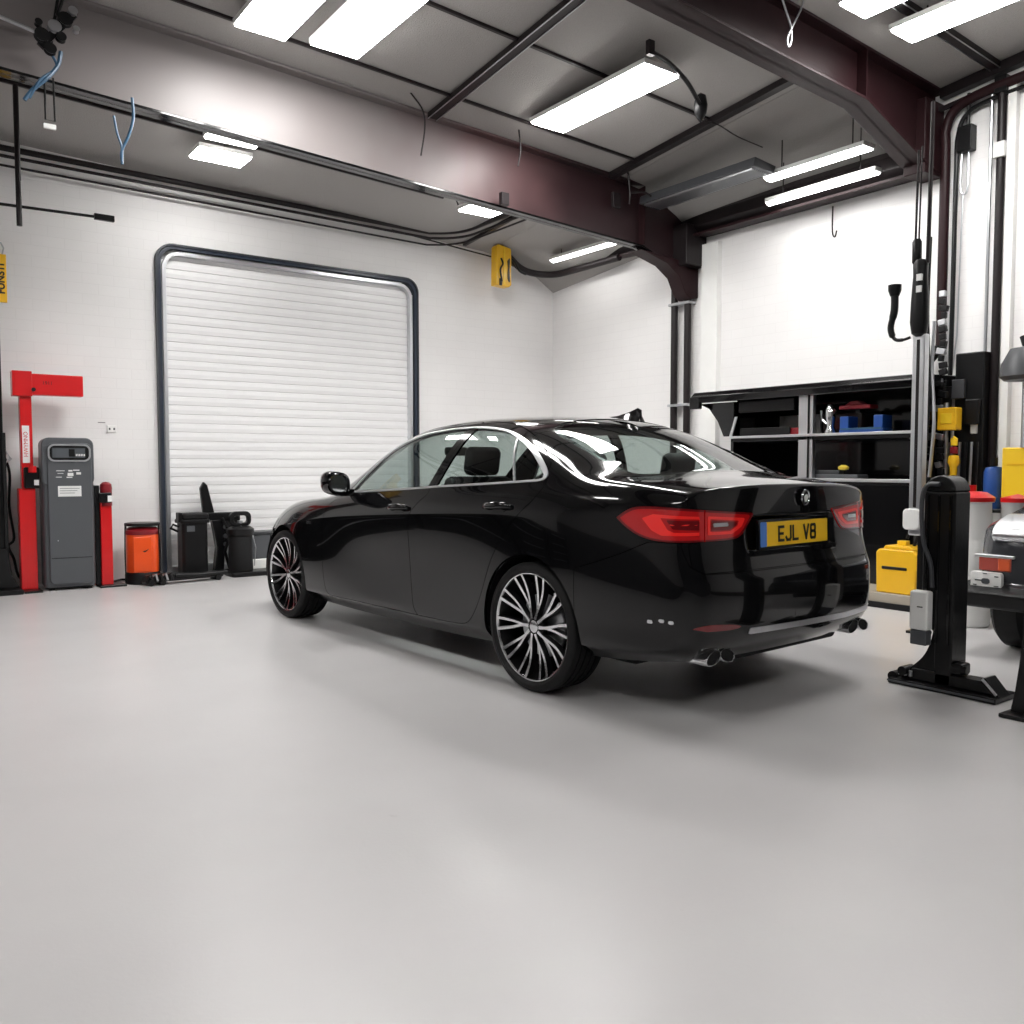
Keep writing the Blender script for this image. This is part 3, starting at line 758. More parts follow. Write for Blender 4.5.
# ---- doors with glass, trim, handles
def glass_split(G, s):
    """front pane, rear pane, quarter pane; black pillars between"""
    x, z = G.V[:, 0], G.V[:, 2]
    def ln(a, b):  # signed distance to line a->b, positive to the front
        a = np.array(a); b = np.array(b); n = np.array([(b-a)[1], -(b-a)[0]]); n /= np.linalg.norm(n); return (x-a[0])*n[0]+(z-a[1])*n[1]
    m1 = ln((1.085, 1.0), (.95, 1.46)); q = ln((.335, 1.09), (.46, 1.36))
    if (1.5*0+0): pass
    return m1, q
for s in (1, -1):
    fd = DOORS['front', s].make('front_door', 'paint_black', car, .02)
    rd = DOORS['rear', s].make('rear_door', 'paint_black', car, .02)
    for door, hx, hz in ((fd, 1.44, .925), (rd, .40, .955)):
        pass
    G = GL[s].off(-.008)
    x, z = G.V[:, 0], G.V[:, 2]
    def mk(G, a, b):
        a = np.array(a); b = np.array(b); n = np.array([(b-a)[1], -(b-a)[0]]); n = n/np.linalg.norm(n)
        return (G.V[:, 0]-a[0])*n[0]+(G.V[:, 2]-a[1])*n[1]
    m1 = lambda G: mk(G, (1.105, 1.0), (.975, 1.46))      # B pillar centre, positive forward
    q1 = lambda G: mk(G, (.30, 1.09), (.47, 1.38))
    fp = G.keep(m1(G)-.052); fp.make('side_window', 'car_glass', fd, .004)
    rest = G.keep(-m1(G)-.034); rp = rest.keep(q1(rest)-.007); qp = rest.keep(-q1(rest)-.007)
    rp.make('side_window', 'car_glass', rd, .004); qp.make('quarter_window', 'car_glass', rd, .004)
    G2 = GL[s].off(-.001)
    bp = G2.keep(np.minimum(m1(G2)-.0015, .052-m1(G2))); bp.make('door_pillar', 'gloss_black', fd, .012)
    bp = G2.keep(np.minimum(-m1(G2)-.0015, .034+m1(G2))); bp.make('door_pillar', 'gloss_black', rd, .012)
    dv = G2.keep(np.minimum(.007+q1(G2), .007-q1(G2))); dv.make('window_divider', 'satin_chrome', rd, .01)
    tr = TRIM[s].off(.004); tag(tr.make('window_trim', 'satin_chrome', car, .01), 'satin chrome surround of the side windows')
WSG.off(-.004).make('windscreen', 'car_glass', car, .006)
tag(RGG.off(-.004).make('rear_window', 'car_glass', car, .006))
# black ceramic edge round both screens
def edge_band(G, poly, wd):
    d = sdf(xy(G), poly); return G.keep(wd-d)
edge_band(WSG, WS, .035).off(-.006).make('screen_border', 'gloss_black', car, 0)
edge_band(RGG, RG, .030).off(-.006).make('screen_border', 'gloss_black', car, 0)

# ---- inner shell that shows dark through the gaps and lines the cabin
I = B0
for wx in WX:
    d = np.hypot(I.V[:, 0]-wx, I.V[:, 2]-WZ)-.40
    I = I.keep(np.maximum(d, .40-np.abs(I.V[:, 1])))
GROW = shrink_side(DLO, -.004, .030)
for s in (1, -1): I = dlo_cut(I, DLO, s, False)
I = top_cut(top_cut(I, WS, False), RG, False)
I = I.off(-.03)
I.make('cabin_lining', 'matt_black', car, 0)

# ---- tail lights
for s in (1, -1):
    L0 = LT[s]
    def qcut(G, q0, q1): q = qz(G)[:, 0]; return G.keep(np.minimum(q-q0, q1-q))
    for nm, a, b in (('outer', .706, 1.4), ('inner', .2, .697)):
        part = qcut(L0, a, b)
        tl = part.off(.004).make('tail_light', 'lens_red', car, .02)
        tag(tl, 'red tail light lens on the boot lid' if nm == 'inner' else 'red tail light lens wrapped round the rear corner')
        P = part.off(.0065)
        dd = sdf(qz(P), LIGHT_P)
        # dark bands and bright light guides lying in the lens
        if nm == 'outer':
            loop = [(.735, .965), (1.03, .975), (1.10, .955), (1.04, .90), (.98, .878), (.735, .878)]
            inner = [(.735, .952), (.985, .958), (.94, .905), (.90, .893), (.735, .893)]
            dark = [(.735, .945), (.95, .950), (.91, .908), (.735, .902)]
        else:
            loop = [(.40, .950), (.675, .965), (.675, .878), (.50, .878), (.43, .91)]
            inner = [(.445, .938), (.66, .952), (.66, .892), (.515, .892), (.46, .915)]
            dark = [(.455, .934), (.65, .946), (.65, .898), (.52, .898), (.47, .918)]
        g = P.keep(sdf(qz(P), loop)); g = g.keep(-sdf(qz(g), inner)); g.off(.001).make('light_guide', 'lens_bright', tl, .002)
        g = P.keep(sdf(qz(P), dark)); g.off(.0005).make('dark_lens', 'lens_dark_red', tl, .002)
        g = P.keep(.010-sdf(qz(P), LIGHT_P)).off(-.001); g.make('lens_rim', 'lens_dark_red', tl, .002)
        if nm == 'inner':
            g = P.keep(sdf(qz(P), rrect(.53, .64, .915, .932, .006))).off(.002); g.make('reversing_lamp', 'satin_chrome', tl, .002)
        else:
            g = P.keep(sdf(qz(P), rrect(.75, .93, .925, .930, .002))).off(.0015); g.make('light_guide', 'lens_bright', tl, .002)

# ---- chrome strip, reflector and lower edge on the bumper
Bz = BUM.off(.003)
strip = Bz.keep(sdf(np.stack([Bz.V[:, 1], Bz.V[:, 2]], 1), [(.44, .402), (0, .392), (-.45, .384), (-.80, .392), (-.80, .424), (-.45, .416), (0, .422), (.43, .432)]))
strip = strip.keep(-.75-strip.V[:, 0]); tag(strip.make('bumper_strip', 'satin_chrome', bumper, .006), 'bright silver strip along the lower bumper')
refl = Bz.keep(np.minimum(sdf(np.stack([Bz.V[:, 1], Bz.V[:, 2]], 1), spline([(.80, .462), (.70, .474), (.54, .460), (.50, .445), (.58, .438), (.72, .444)], 3)), -.7-Bz.V[:, 0]))
tag(refl.make('reflector', 'lens_dark_red', bumper, .004), 'dark red reflector beside the silver strip')
# small bright vents at the corner
for q0, z0 in ((.90, .478), (.96, .482), (1.03, .474)):
    g = Bz.keep(np.minimum(sdf(qz(Bz), rrect(q0, q0+.035, z0, z0+.016, .005)), Bz.V[:, 1]-.2)).off(.001); g.make('bumper_vent', 'satin_chrome', bumper, .003)

# ---- number plate
plate = thing_plate = MB().prism(rrect(-.30, .30, -.062, .062, .008), 0, .006, 'x').build('number_plate', 'plate_yellow', lid)
plate.location = (-.888, .030, .866); plate.rotation_euler = (0, R(2), 0); tag(plate, 'yellow number plate with a blue end')
# plate's own axes: thin along x, wide along y; its outer face looks to -x
MB().prism(rrect(.245, .298, -.060, .060, .008), -.0015, .001, 'x').build('country_band', 'plate_blue', plate)
fr = MB(); o_, i_ = rrect(-.312, .312, -.074, .072, .012), rrect(-.297, .297, -.059, .059, .008)
nn = len(o_); fr.add([(-.001, *p) for p in o_]+[(-.001, *p) for p in i_]+[(.014, *p) for p in o_]+[(.004, *p) for p in i_], [(k, (k+1) % nn, nn+(k+1) % nn, nn+k) for k in range(nn)]+[(k, 2*nn+k, 2*nn+(k+1) % nn, (k+1) % nn) for k in range(nn)])
fr.build('plate_frame', 'gloss_black', plate)
tm = Matrix.Translation((-.0018, -.02, -.002)) @ Matrix(((0, 0, -1, 0), (-1, 0, 0, 0), (0, 1, 0, 0), (0, 0, 0, 1)))
GL_ = {'E': [[(0, 1), (0, 0)], [(0, 1), (1, 1)], [(0, .5), (.85, .5)], [(0, 0), (1, 0)]], 'J': [[(1, 1), (1, .18), (.8, 0), (.2, 0), (0, .2)]], 'L': [[(0, 1), (0, 0), (1, 0)]],
       'V': [[(0, 1), (.5, 0), (1, 1)]], '8': [rrect(.02, .98, .52, 1, .18, 3)+[(.98, .82)], rrect(0, 1, 0, .50, .18, 3)+[(1, .32)]]}
cx_ = -.165
for ch in 'EJL V8':
    if ch == ' ': cx_ += .035; continue
    g_ = MB()
    for st_ in GL_[ch]:
        pp = [tm @ Vector((cx_+q_[0]*.040, -.033+q_[1]*.066, 0)) for q_ in st_]
        for a_, b_ in zip(pp[:-1], pp[1:]):
            d_ = (b_-a_).normalized(); n_ = d_.cross(Vector((1, 0, 0)))*.0065; e_ = d_*.0060; o1 = Vector((-.0016, 0, 0))
            q4 = [a_-e_+n_, b_+e_+n_, b_+e_-n_, a_-e_-n_]
            g_.add([v_ for v_ in q4]+[v_+o1 for v_ in q4], [(0, 1, 2, 3), (7, 6, 5, 4), (0, 4, 5, 1), (1, 5, 6, 2), (2, 6, 7, 3), (3, 7, 4, 0)])
    g_.build('plate_character', 'ink', plate); cx_ += .062
# holder lip under the plate and light bar above
MB().prism(rrect(-.36, .36, -.010, .010, .006), -.012, .02, 'x').build('plate_lip', 'paint_black', lid, loc=(-.884, .02, .780))
# ---- round badge on the boot
bd = MB().lathe([(.0, .006), (.026, .0055), (.028, .003), (.028, 0)], 32).build('badge', 'gloss_black', lid)
bd.matrix_local = Matrix.Translation((-.886, -.055, 1.035)) @ Matrix.Rotation(R(-95), 4, 'Y') @ Matrix.Scale(1.25, 4, (1, 0, 0))
ring = MB().lathe([(.0265, .004), (.029, .0085), (.0325, .0085), (.034, 0)], 36).build('badge_ring', 'chrome', bd)
cr_ = MB()
for sg in (1, -1):   # stylised white crest: two leaf strokes and a stem
    cr_.prism([(-.017*0, -.016*sg), (.004, -.017*sg), (.014, -.010*sg), (.010, -.004*sg), (.001, -.006*sg), (-.012, -.002*sg), (-.017, -.007*sg)], .0065, .0085, 'z')
cr_.prism([(.0, -.004), (.016, -.002), (.016, .002), (.0, .004), (-.012, .0)], .0065, .0080, 'z')
cr_.build('badge_crest', 'white_plastic', bd)

# ---- exhaust tips (oval twins)
def exhaust(y, z=.312, both=True):
    root = None
    for k, dy in enumerate((.052, -.052)):
        mtx = Matrix.Translation((-.885+abs(y)*0.06, y+dy, z)) @ Matrix.Rotation(R(-90), 4, 'Y') @ Matrix.Rotation(R(18 if dy > 0 else -18), 4, 'Z')
        mb = MB(); prof = [(.0, -.10), (.038, -.10), (.040, .0), (.046, .022), (.050, .022), (.052, .015), (.052, -.10)]
        mb.lathe(prof, 32, mtx @ Matrix.Diagonal((.62, 1.15, 1, 1)))
        o = mb.build('exhaust_tip', 'chrome', car)
        ib = MB().lathe([(.0, -.03), (.0385, -.03), (.0405, .018)], 28, mtx @ Matrix.Diagonal((.62, 1.15, 1, 1))).build('exhaust_bore', 'matt_black', o)
exhaust(.60); exhaust(-.64)
# lower valance behind the tips
MB().prism(rrect(-.52, .52, .26, .34, .04), -.80, -.60, 'x').build('rear_valance', 'matt_black', car)
MB().box(-.42, 3.6, -.68, .68, .20, .32).build('floor_pan', 'matt_black', car, .03)

# ---- handles (on the door), fuel of small chrome fender badge
from mathutils.bvhtree import BVHTree
bvh = BVHTree.FromPolygons([tuple(v) for v in BV], [tuple(int(i) for i in t) for t in BT])
def surf(x, z, s=1):
    h = bvh.ray_cast(Vector((x, 2*s, z)), Vector((0, -s, 0))); return h[0], h[1]
def frame_at(x, z, s=1, lift=0., slope=0.):
    p, n = surf(x, z, s); n = n if n.y*s > 0 else -n
    u = Vector((1, 0, slope)); u = (u-n*u.dot(n)).normalized(); v = n.cross(u)
    m_ = Matrix((u, v, n)).transposed().to_4x4(); return Matrix.Translation(p+n*lift) @ m_
for s in (1, -1):
    for nm, hx, hz, sl in (('front_door', 1.385, .927, -.045), ('rear_door', .375, .972, -.045)):
        dr = [o for o in car.children if o.name.startswith(nm) and (sum(v.co.y for v in o.data.vertices) > 0) == (s > 0)][0]
        m_ = frame_at(hx, hz, s, 0, sl)
        cup = MB(); pr = rrect(-.075, .075, -.030, .030, .028, 5)
        cup.add([m_ @ Vector((x, y, .001)) for x, y in pr]+[m_ @ Vector((x*.6, y*.5, .004)) for x, y in pr], [(k, (k+1) % len(pr), len(pr)+(k+1) % len(pr), len(pr)+k) for k in range(len(pr))]+[tuple(range(len(pr), 2*len(pr)))])
        cup.build('handle_cup', 'gloss_black', dr)
        hb = MB(); path = [(-.112, 0, .004), (-.10, 0, .022), (-.06, 0, .036), (0, 0, .040), (.06, 0, .038), (.10, 0, .026), (.118, 0, .006)]
        V = []; F = []
        for i, (a, b_, c) in enumerate(path):
            wdt = [.010, .014, .017, .018, .017, .015, .010][i]
            for t in range(10):
                an = 2*math.pi*t/10; V.append(m_ @ Vector((a, wdt*math.cos(an), c+.007*math.sin(an))))
        for i in range(len(path)-1):
            for t in range(10): F.append((i*10+t, i*10+(t+1) % 10, (i+1)*10+(t+1) % 10, (i+1)*10+t))
        F += [tuple(range(10)), tuple(range(60, 70))]
        hb.add(V, F); hb.sm = True; hb.build('door_handle', 'paint_black', dr)
# fender badge and shark fin
m_ = frame_at(2.60, .775, 1, .002); MB().prism(rrect(-.035, .035, -.012, .012, .005), 0, .004, 'z', m_).build('wing_badge', 'chrome', car)
fin = MB(); prof = [(-.13, .0, .035), (-.115, .055, .006), (-.085, .062, .007), (-.03, .038, .014), (.05, .012, .022), (.10, .0, .028)]
V = []; F = []
for x, hgt, wd in prof:
    V += [(x, -wd if hgt < .001 else -wd*2.2, 0), (x, -wd*.6, hgt*.6), (x, 0, max(hgt, .002)), (x, wd*.6, hgt*.6), (x, wd if hgt < .001 else wd*2.2, 0)]
for i in range(len(prof)-1):
    for k in range(4): F.append((i*5+k, i*5+k+1, (i+1)*5+k+1, (i+1)*5+k))
F += [(4, 3, 2, 1, 0), (25, 26, 27, 28, 29)]
fin.add(V, F); fo = fin.build('roof_antenna', 'gloss_black', car, smooth=True); fo.location = (.30, 0, 1.476); fo.rotation_euler = (0, R(-9), 0)
fo.scale = (1.1, 1.1, 1.25)

# ---- door mirrors
def mirror(s):
    mb = MB(); V = []; F = []
    prof = [(-.075, .085, .062), (-.07, .105, .078), (-.03, .115, .085), (.02, .108, .080), (.06, .085, .062), (.09, .045, .032), (.10, .01, .008)]
    n = 20
    for x, hw, hh in prof:
        for k in range(n):
            a = 2*math.pi*k/n; ca, sa = math.cos(a), math.sin(a)
            yy = hw*math.copysign(abs(ca)**.75, ca); zz = hh*math.copysign(abs(sa)**.75, sa)
            V.append((x+.03*yy/.1*(-1), (yy+.11)*s, zz+.01*(yy/.1)))
    for i in range(len(prof)-1):
        for k in range(n): F.append((i*n+k, i*n+(k+1) % n, (i+1)*n+(k+1) % n, (i+1)*n+k))
    F.append(tuple(range((len(prof)-1)*n, len(prof)*n)))
    mb.add(V, F); o = mb.build('door_mirror', 'paint_black', car, smooth=True)
    o.location = (2.06, .90*s, 1.075)
    mg = MB(); g = [(v[0]+.006, v[1], v[2]) for v in V[:n]]
    mg.add([(x+.0, y*.985+.002*s, z*.95) for x, y, z in g], [tuple(range(n))]); mg.build('mirror_glass', 'chrome', o)
    rim = MB(); rim.tube([V[k] for k in range(n)]+[V[0]], .006, 6); rim.build('mirror_rim', 'gloss_black', o)
    st = MB().prism([(-.03, -.02), (.05, -.02), (.06, .03), (-.02, .03)], -.04*s, .08*s, 'y').build('mirror_stalk', 'gloss_black', o, .008); st.location = (0, 0, -.07)
mirror(1); mirror(-1)

# ---- wheels
def make_wheel(s):
    """wheel centred on its own origin, outer face to y = +s"""
    R0, W_ = WR, .122
    ty = MB(); prof = []
    sh = [(.284, .105), (.291, .116), (.305, .124), (.322, .120), (.337, .112), (.343, .102)]
    gro = []
    for g in (-.062, -.022, .022, .062): gro += [(R0-.001, g-.006), (R0-.009, g-.005), (R0-.009, g+.005), (R0-.001, g+.006)]
    prof = [(r, -z) for r, z in sh]+[(R0-.002, -.085)]+gro+[(R0-.002, .085)]+[(r, z) for r, z in reversed(sh)]
    m_ = Matrix.Rotation(R(-90)*s, 4, 'X')
    t_ = MB().lathe(prof, 72, m_, closed=True)
    wheel = MB().lathe([(.270, -.10), (.262, -.07), (.255, 0), (.258, .06), (.276, .098)], 56, m_, cap=False).build('wheel', 'black_metal', car)
    t_.build('tyre', 'rubber', wheel)
    MB().lathe([(.277, .098), (.281, .1065), (.286, .109), (.2905, .106), (.290, .098)], 72, m_, closed=True).build('rim_lip', 'alloy', wheel)
    MB().lathe([(.0, .02), (.165, .02), (.17, .015), (.17, .0), (0, 0)], 40, m_).build('brake_disc', 'steel', wheel)
    MB().lathe([(.0, -.05), (.262, -.05)], 40, m_).build('wheel_back', 'matt_black', wheel)
    hub = MB().lathe([(.070, .045), (.064, .070), (.050, .079), (.034, .083)], 32, m_).build('hub', 'black_metal', wheel)
    MB().lathe([(.0, .090), (.026, .0895), (.033, .086), (.034, .078)], 28, m_).build('centre_cap', 'alloy', wheel)
    for k in range(5):
        a = 2*math.pi*(k+.5)/5; MB().lathe([(.0, .083), (.007, .083), (.008, .07)], 10, m_ @ Matrix.Translation((.050*math.cos(a), .050*math.sin(a), 0))).build('wheel_bolt', 'steel', wheel)
    # spokes: each a curved blade with dark flanks and a polished face
    def spoke(curl, wid):
        N = 12; V = []; Fd = []; Vp = []; Fp = []
        for i in range(N+1):
            t = i/N; r = .040+(.280-.040)*t
            th = curl*(t**1.5)*.20+curl*.10*math.sin(t*math.pi)
            z = .086+.020*t-.018*math.sin(t*math.pi); wd = wid*(.0052+.0040*t+.003*(1-t)**3)
            c_, s_ = math.cos(th), math.sin(th); p = np.array([r*c_, r*s_]); nrm = np.array([-s_, c_])
            for e, zz in ((-1.25, z-.034), (-1.0, z), (1.0, z), (1.25, z-.034)):
                q = p+nrm*wd*e; V.append((q[0], q[1], zz))
            for e in (-.95, .95):
                q = p+nrm*wd*e; Vp.append((q[0], q[1], z+.0012))
        for i in range(N):
            for k in range(4): Fd.append((i*4+k, i*4+(k+1) % 4, (i+1)*4+(k+1) % 4, (i+1)*4+k))
            Fp.append((i*2, i*2+1, i*2+3, i*2+2))
        return V, Fd, Vp, Fp
    protos = []
    for curl, wid, ph in ((1., 1., -.035), (-.55, .9, .06)):
        V, Fd, Vp, Fp = spoke(curl*s, wid)
        a = MB().add([m_ @ Vector(v) for v in V], Fd).build('spoke', 'black_metal', wheel)
        # the polished face sits on the blade as a second slot of the same mesh
        me = a.data; me.materials.append(M['alloy'])
        bm = bmesh.new(); bm.from_mesh(me); vs_ = [bm.verts.new(m_ @ Vector(v)) for v in Vp]
        for f in Fp:
            ff = bm.faces.new([vs_[i] for i in f]); ff.material_index = 1
        bm.to_mesh(me); bm.free(); protos.append((a, ph))
    for a, ph in protos:
        for k in range(10):
            o = a if k == 0 else a.copy()
            if k: col.objects.link(o); o.parent = wheel
            o.rotation_euler = (0, 2*math.pi*k/10+ph, 0)
    return wheel
wl = make_wheel(1); wl.location = (WX[0], .795, WZ)
wr = make_wheel(-1); wr.location = (WX[0], -.795, WZ); wr.rotation_euler = (0, .2, 0)
for src, y in ((wl, .795), (wr, -.795)):
    c = copy_tree(src, car); c.location = (WX[1], y*.995, WZ); c.rotation_euler = (0, R(11), 0)
# inner arches
for wx in WX:
    for s in (1, -1):
        ib = MB(); V = []; F = []; n = 20
        for i in range(n+1):
            a = R(-8+196*i/n); V += [(wx+.40*math.cos(a), .62*s, WZ+.40*math.sin(a)), (wx+.40*math.cos(a), .885*s, WZ+.40*math.sin(a))]
        for i in range(n): F.append((2*i, 2*i+1, 2*i+3, 2*i+2))
        V.append((wx, .62*s, WZ)); c0 = len(V)-1
        for i in range(n): F.append((2*i, 2*i+2, c0))
        ib.add(V, F); ib.build('wheel_arch_liner', 'matt_black', car)

# ---- interior
def seat(x, y, wide=.50, head=True, rec=14, base='seat'):
    st = MB().prism(rrect(-.25, .25, -.07, .07, .06), -wide/2, wide/2, 'y').build('car_seat', 'seat', car, .03); st.location = (x, y, .52)
    bk = MB().prism(rrect(-.07, .07, 0, .62, .06), -wide/2, wide/2, 'y').build('backrest', 'seat', st, .03); bk.location = (-.24, 0, .0); bk.rotation_euler = (0, -R(rec), 0)
    return st, bk
def headrest(st, y, x=-.41, z=.70):
    h = MB().prism(rrect(-.05, .05, -.09, .10, .045), -.13, .13, 'y').build('headrest', 'seat', st, .04, seg=3); h.location = (x, y, z); h.rotation_euler = (0, -R(10), 0)
    MB().cyl((0, -.05, -.2), (0, -.05, -.05), .007, 8).cyl((0, .05, -.2), (0, .05, -.05), .007, 8).build('headrest_post', 'chrome', h)
for y in (.38, -.38):
    st, bk = seat(1.62, y); headrest(st, 0)
st, bk = seat(.72, 0, 1.25, rec=22)
for y in (.40, -.40): headrest(st, y, -.50, .655)
MB().prism([(2.0, .80), (2.08, .93), (2.3, .985), (2.62, .96), (2.62, .6), (2.1, .6)], -.74, .74, 'y').build('dashboard', 'matt_black', car, .02)
MB().box(-.42, .25, -.58, .58, 1.03, 1.06).build('parcel_shelf', 'matt_black', car, .01)
sw = MB().tube([(0, .175*math.cos(2*math.pi*k/32), .175*math.sin(2*math.pi*k/32)) for k in range(33)], .014, 8, cap=False)
sw.bar((0, -.16, 0), (0, .16, 0), .04, .03).bar((0, 0, -.15), (0, 0, 0), .04, .03)
o = sw.build('steering_wheel', 'black_plastic', car); o.location = (1.98, -.37, .93); o.rotation_euler = (0, R(22), 0)
MB().prism(rrect(-.10, .10, -.03, .035, .02), -.01, .015, 'x').build('cabin_mirror', 'black_plastic', car, .004, loc=(2.02, 0, 1.30))

# ================================================================== left group by the back wall
# red gantry post with a flag arm
t = thing('lift_post', 'tall red steel post with a flat horizontal red arm, left of the grey cabinet', 'post', (1.20, 9.42, 0))
MB().box(-.075, .065, -.07, .07, .02, .98).build('lower_post', 'red_paint', t, .008)
MB().box(-.045, .055, -.05, .05, .98, 1.90).build('upper_post', 'red_paint', t, .006)
ar = MB().box(-.10, .50, -.075, .04, 1.86, 2.06).build('arm', 'red_paint', t, .008)
MB().box(-.105, .06, -.085, .05, 1.845, 2.08).build('arm_sleeve', 'red_paint', t, .006)
MB().cyl((.07, -.10, 1.91), (.07, -.07, 1.91), .018, 14).build('bolt', 'dark_steel', t)
text('1911', .045, 'ink', ar, Matrix.Translation((.19, -.0765, 1.975)) @ Matrix.Rotation(R(90), 4, 'X'), 'arm_lettering')
lb = MB().box(-.032, .028, -.054, -.049, 1.22, 1.57).build('label', 'sticker', t)
text('HWYMNO', .050, 'red_paint', lb, Matrix.Translation((-.002, -.0552, 1.395)) @ Matrix.Rotation(R(90), 4, 'X') @ Matrix.Rotation(R(90), 4, 'Z'), 'label_lettering')
MB().box(-.03, .10, -.10, -.01, .98, 1.18).build('winch_box', 'black_metal', t, .012)
MB().cyl((.035, -.12, 1.13), (.035, -.12, 1.19), .035, 18).build('winch_cap', 'red_paint', t)
MB().box(.05, .09, -.115, -.10, 1.01, 1.06).build('label', 'sticker', t)
MB().box(-.07, .085, -.22, .14, 0, .022).build('base_plate', 'black_metal', t, .005)
# cable drum behind the post with a coiled hose
t = thing('hose', 'black air hose hanging on the left side of the tall red post', 'hose', (1.035, 9.62, 0))
MB().tube(spline([(0, 0, 1.28), (.02, -.02, 1.24), (.05, 0, 1.1), (.04, .02, .8), (.07, 0, .5), (.02, 0, .42), (.06, -.02, .30), (.10, -.05, .12), (.22, -.12, .05)], 6), .012, 8).build('hose_line', 'black_plastic', t)
MB().tube([(-.02, -.02, 1.25), (.03, -.02, 1.32), (.06, -.02, 1.26), (.01, -.02, 1.22)], .014, 8).build('hose_hook', 'steel', t)
# cabinet
t = thing('machine_cabinet', 'tall dark grey upright service machine with a display and white sticker', 'machine', (1.54, 9.27, 0), R(-4))
body = MB().prism(rrect(-.23, .215, -.02, .40, .05), .03, 1.40, 'z').build('cabinet', 'grey_plastic', t, .012)
MB().prism(rrect(-.232, .218, 1.0, 1.46, .07)[:], -.03, .34, 'y').build('hood', 'grey_plastic', t, .015)
fp = MB().prism(rrect(-.185, .195, .06, 1.41, .05), -.045, -.01, 'y').build('front_panel', 'grey_plastic', t, .010)
MB().prism(rrect(-.165, .175, 1.245, 1.385, .045), -.050, -.043, 'y').build('display_surround', 'black_plastic', fp)
rm = MB(); o_, i_ = rrect(-.178, .188, 1.232, 1.398, .055), rrect(-.163, .173, 1.247, 1.383, .045); nn = len(o_)
rm.add([(x, -.056, z) for x, z in o_]+[(x, -.056, z) for x, z in i_]+[(x, -.044, z) for x, z in o_]+[(x, -.044, z) for x, z in i_], [(k, (k+1) % nn, nn+(k+1) % nn, nn+k) for k in range(nn)]+[(k, 2*nn+k, 2*nn+(k+1) % nn, (k+1) % nn) for k in range(nn)]+[(nn+k, nn+(k+1) % nn, 3*nn+(k+1) % nn, 3*nn+k) for k in range(nn)])
rm.build('display_rim', 'satin_chrome', fp)
MB().box(-.14, .14, -.054, -.049, 1.27, 1.36).build('display', 'screen', fp)
MB().box(.0, .05, -.056, -.053, 1.28, 1.35).build('display_key', 'black_plastic', fp)
for k in range(6): MB().box(.06+.014*k, .068+.014*k, -.056, -.053, 1.285, 1.305).build('display_key', 'sticker', fp)
st = MB().box(-.10, .10, -.048, -.044, .90, 1.00).build('sticker', 'sticker', fp)
for k in range(3): MB().box(-.085, .085-.02*k, -.0495, -.0478, .975-.022*k, .979-.022*k).build('sticker_line', 'grey_dark', st)
for x, z, w_, h in ((-.075, 1.145, .07, .006), (-.075, 1.12, .05, .005), (.01, 1.11, .05, .03), (.01, 1.145, .035, .014), (.08, 1.12, .04, .022), (.06, 1.15, .055, .010), (-.09, 1.085, .05, .006), (.0, 1.083, .05, .010)):
    MB().box(x-w_/2, x+w_/2, -.0475, -.044, z-h/2, z+h/2).build('printed_mark', 'sticker', fp)
MB().box(-.17, .18, -.048, -.044, .31, .316).build('panel_seam', 'black_plastic', fp)
MB().cyl((-.11, -.05, .48), (-.11, -.044, .48), .005, 8).build('screw', 'steel', fp)
for x in (-.16, .16):
    for y in (.04, .34): MB().cyl((x, y, 0), (x, y, .04), .025, 12).build('foot', 'black_plastic', t)
MB().box(-.19, .19, 0.02, .37, .015, .05).build('plinth', 'black_plastic', t, .004)
# short red post
t = thing('lift_post', 'short red post with a dark red motor on top, right of the grey cabinet', 'post', (1.865, 9.34, 0))
MB().box(-.05, .055, -.05, .05, .02, .86).build('post', 'red_paint', t, .006)
MB().cyl((.01, -.02, .80), (.01, -.02, .98), .055, 18).build('motor', 'dark_red', t)
MB().lathe([(.058, .96), (.052, 1.01), (.03, 1.03), (0, 1.035)], 18, Matrix.Translation((.01, -.02, 0))).build('motor_cap', 'dark_red', t)
MB().box(-.07, .05, -.09, -.055, .83, .93).build('gear_box', 'black_metal', t, .01)
MB().box(.01, .055, -.096, -.09, .84, .90).build('label', 'sticker', t)
MB().box(-.08, .16, -.14, .12, 0, .02).build('base_plate', 'black_metal', t, .005)
MB().box(-.09, -.05, -.02, .05, .02, 1.0).build('cable_duct', 'black_plastic', t, .004)
# wall socket
t = thing('wall_socket', 'small white socket on the wall above the orange canister', 'socket', (2.045, 9.818, 1.575))
MB().box(-.045, .045, -.014, 0, -.035, .035).build('face_plate', 'white_plastic', t, .004)
for x in (-.022, .022): MB().box(x-.008, x+.008, -.016, -.013, -.012, .010).build('socket_hole', 'grey_dark', t)
MB().box(-.13, -.06, -.004, 0, .06, .066).build('cable_clip', 'grey_dark', t)
# orange canister
t = thing('oil_canister', 'bright orange canister with black lid and wire frame beside the shutter frame', 'canister', (2.22, 9.38, 0))
MB().lathe([(.0, .09), (.150, .09), (.158, .10), (.158, .49), (.150, .505), (.0, .505)], 36).build('drum', 'orange_plastic', t)
MB().box(-.125, .05, -.162, -.150, .13, .48).build('front_plate', 'orange_plastic', t, .01)
MB().lathe([(.10, 0), (.17, .0), (.172, .09), (.160, .12), (.10, .12)], 32).build('base', 'black_plastic', t)
MB().lathe([(.163, .50), (.166, .54), (.13, .57), (.0, .575)], 32).build('lid', 'dark_red', t)
MB().lathe([(.0, .585), (.165, .585), (.17, .60), (.165, .615), (.0, .615)], 32).build('lid_rim', 'black_plastic', t)
for k in range(8):
    a = 2*math.pi*k/8+.1
    if math.sin(a) < -.3 and math.cos(a) < .5: continue
    MB().tube([(.17*math.cos(a), .17*math.sin(a), .02), (.175*math.cos(a), .175*math.sin(a), .3), (.168*math.cos(a), .168*math.sin(a), .60)], .006, 6).build('cage_bar', 'black_metal', t)
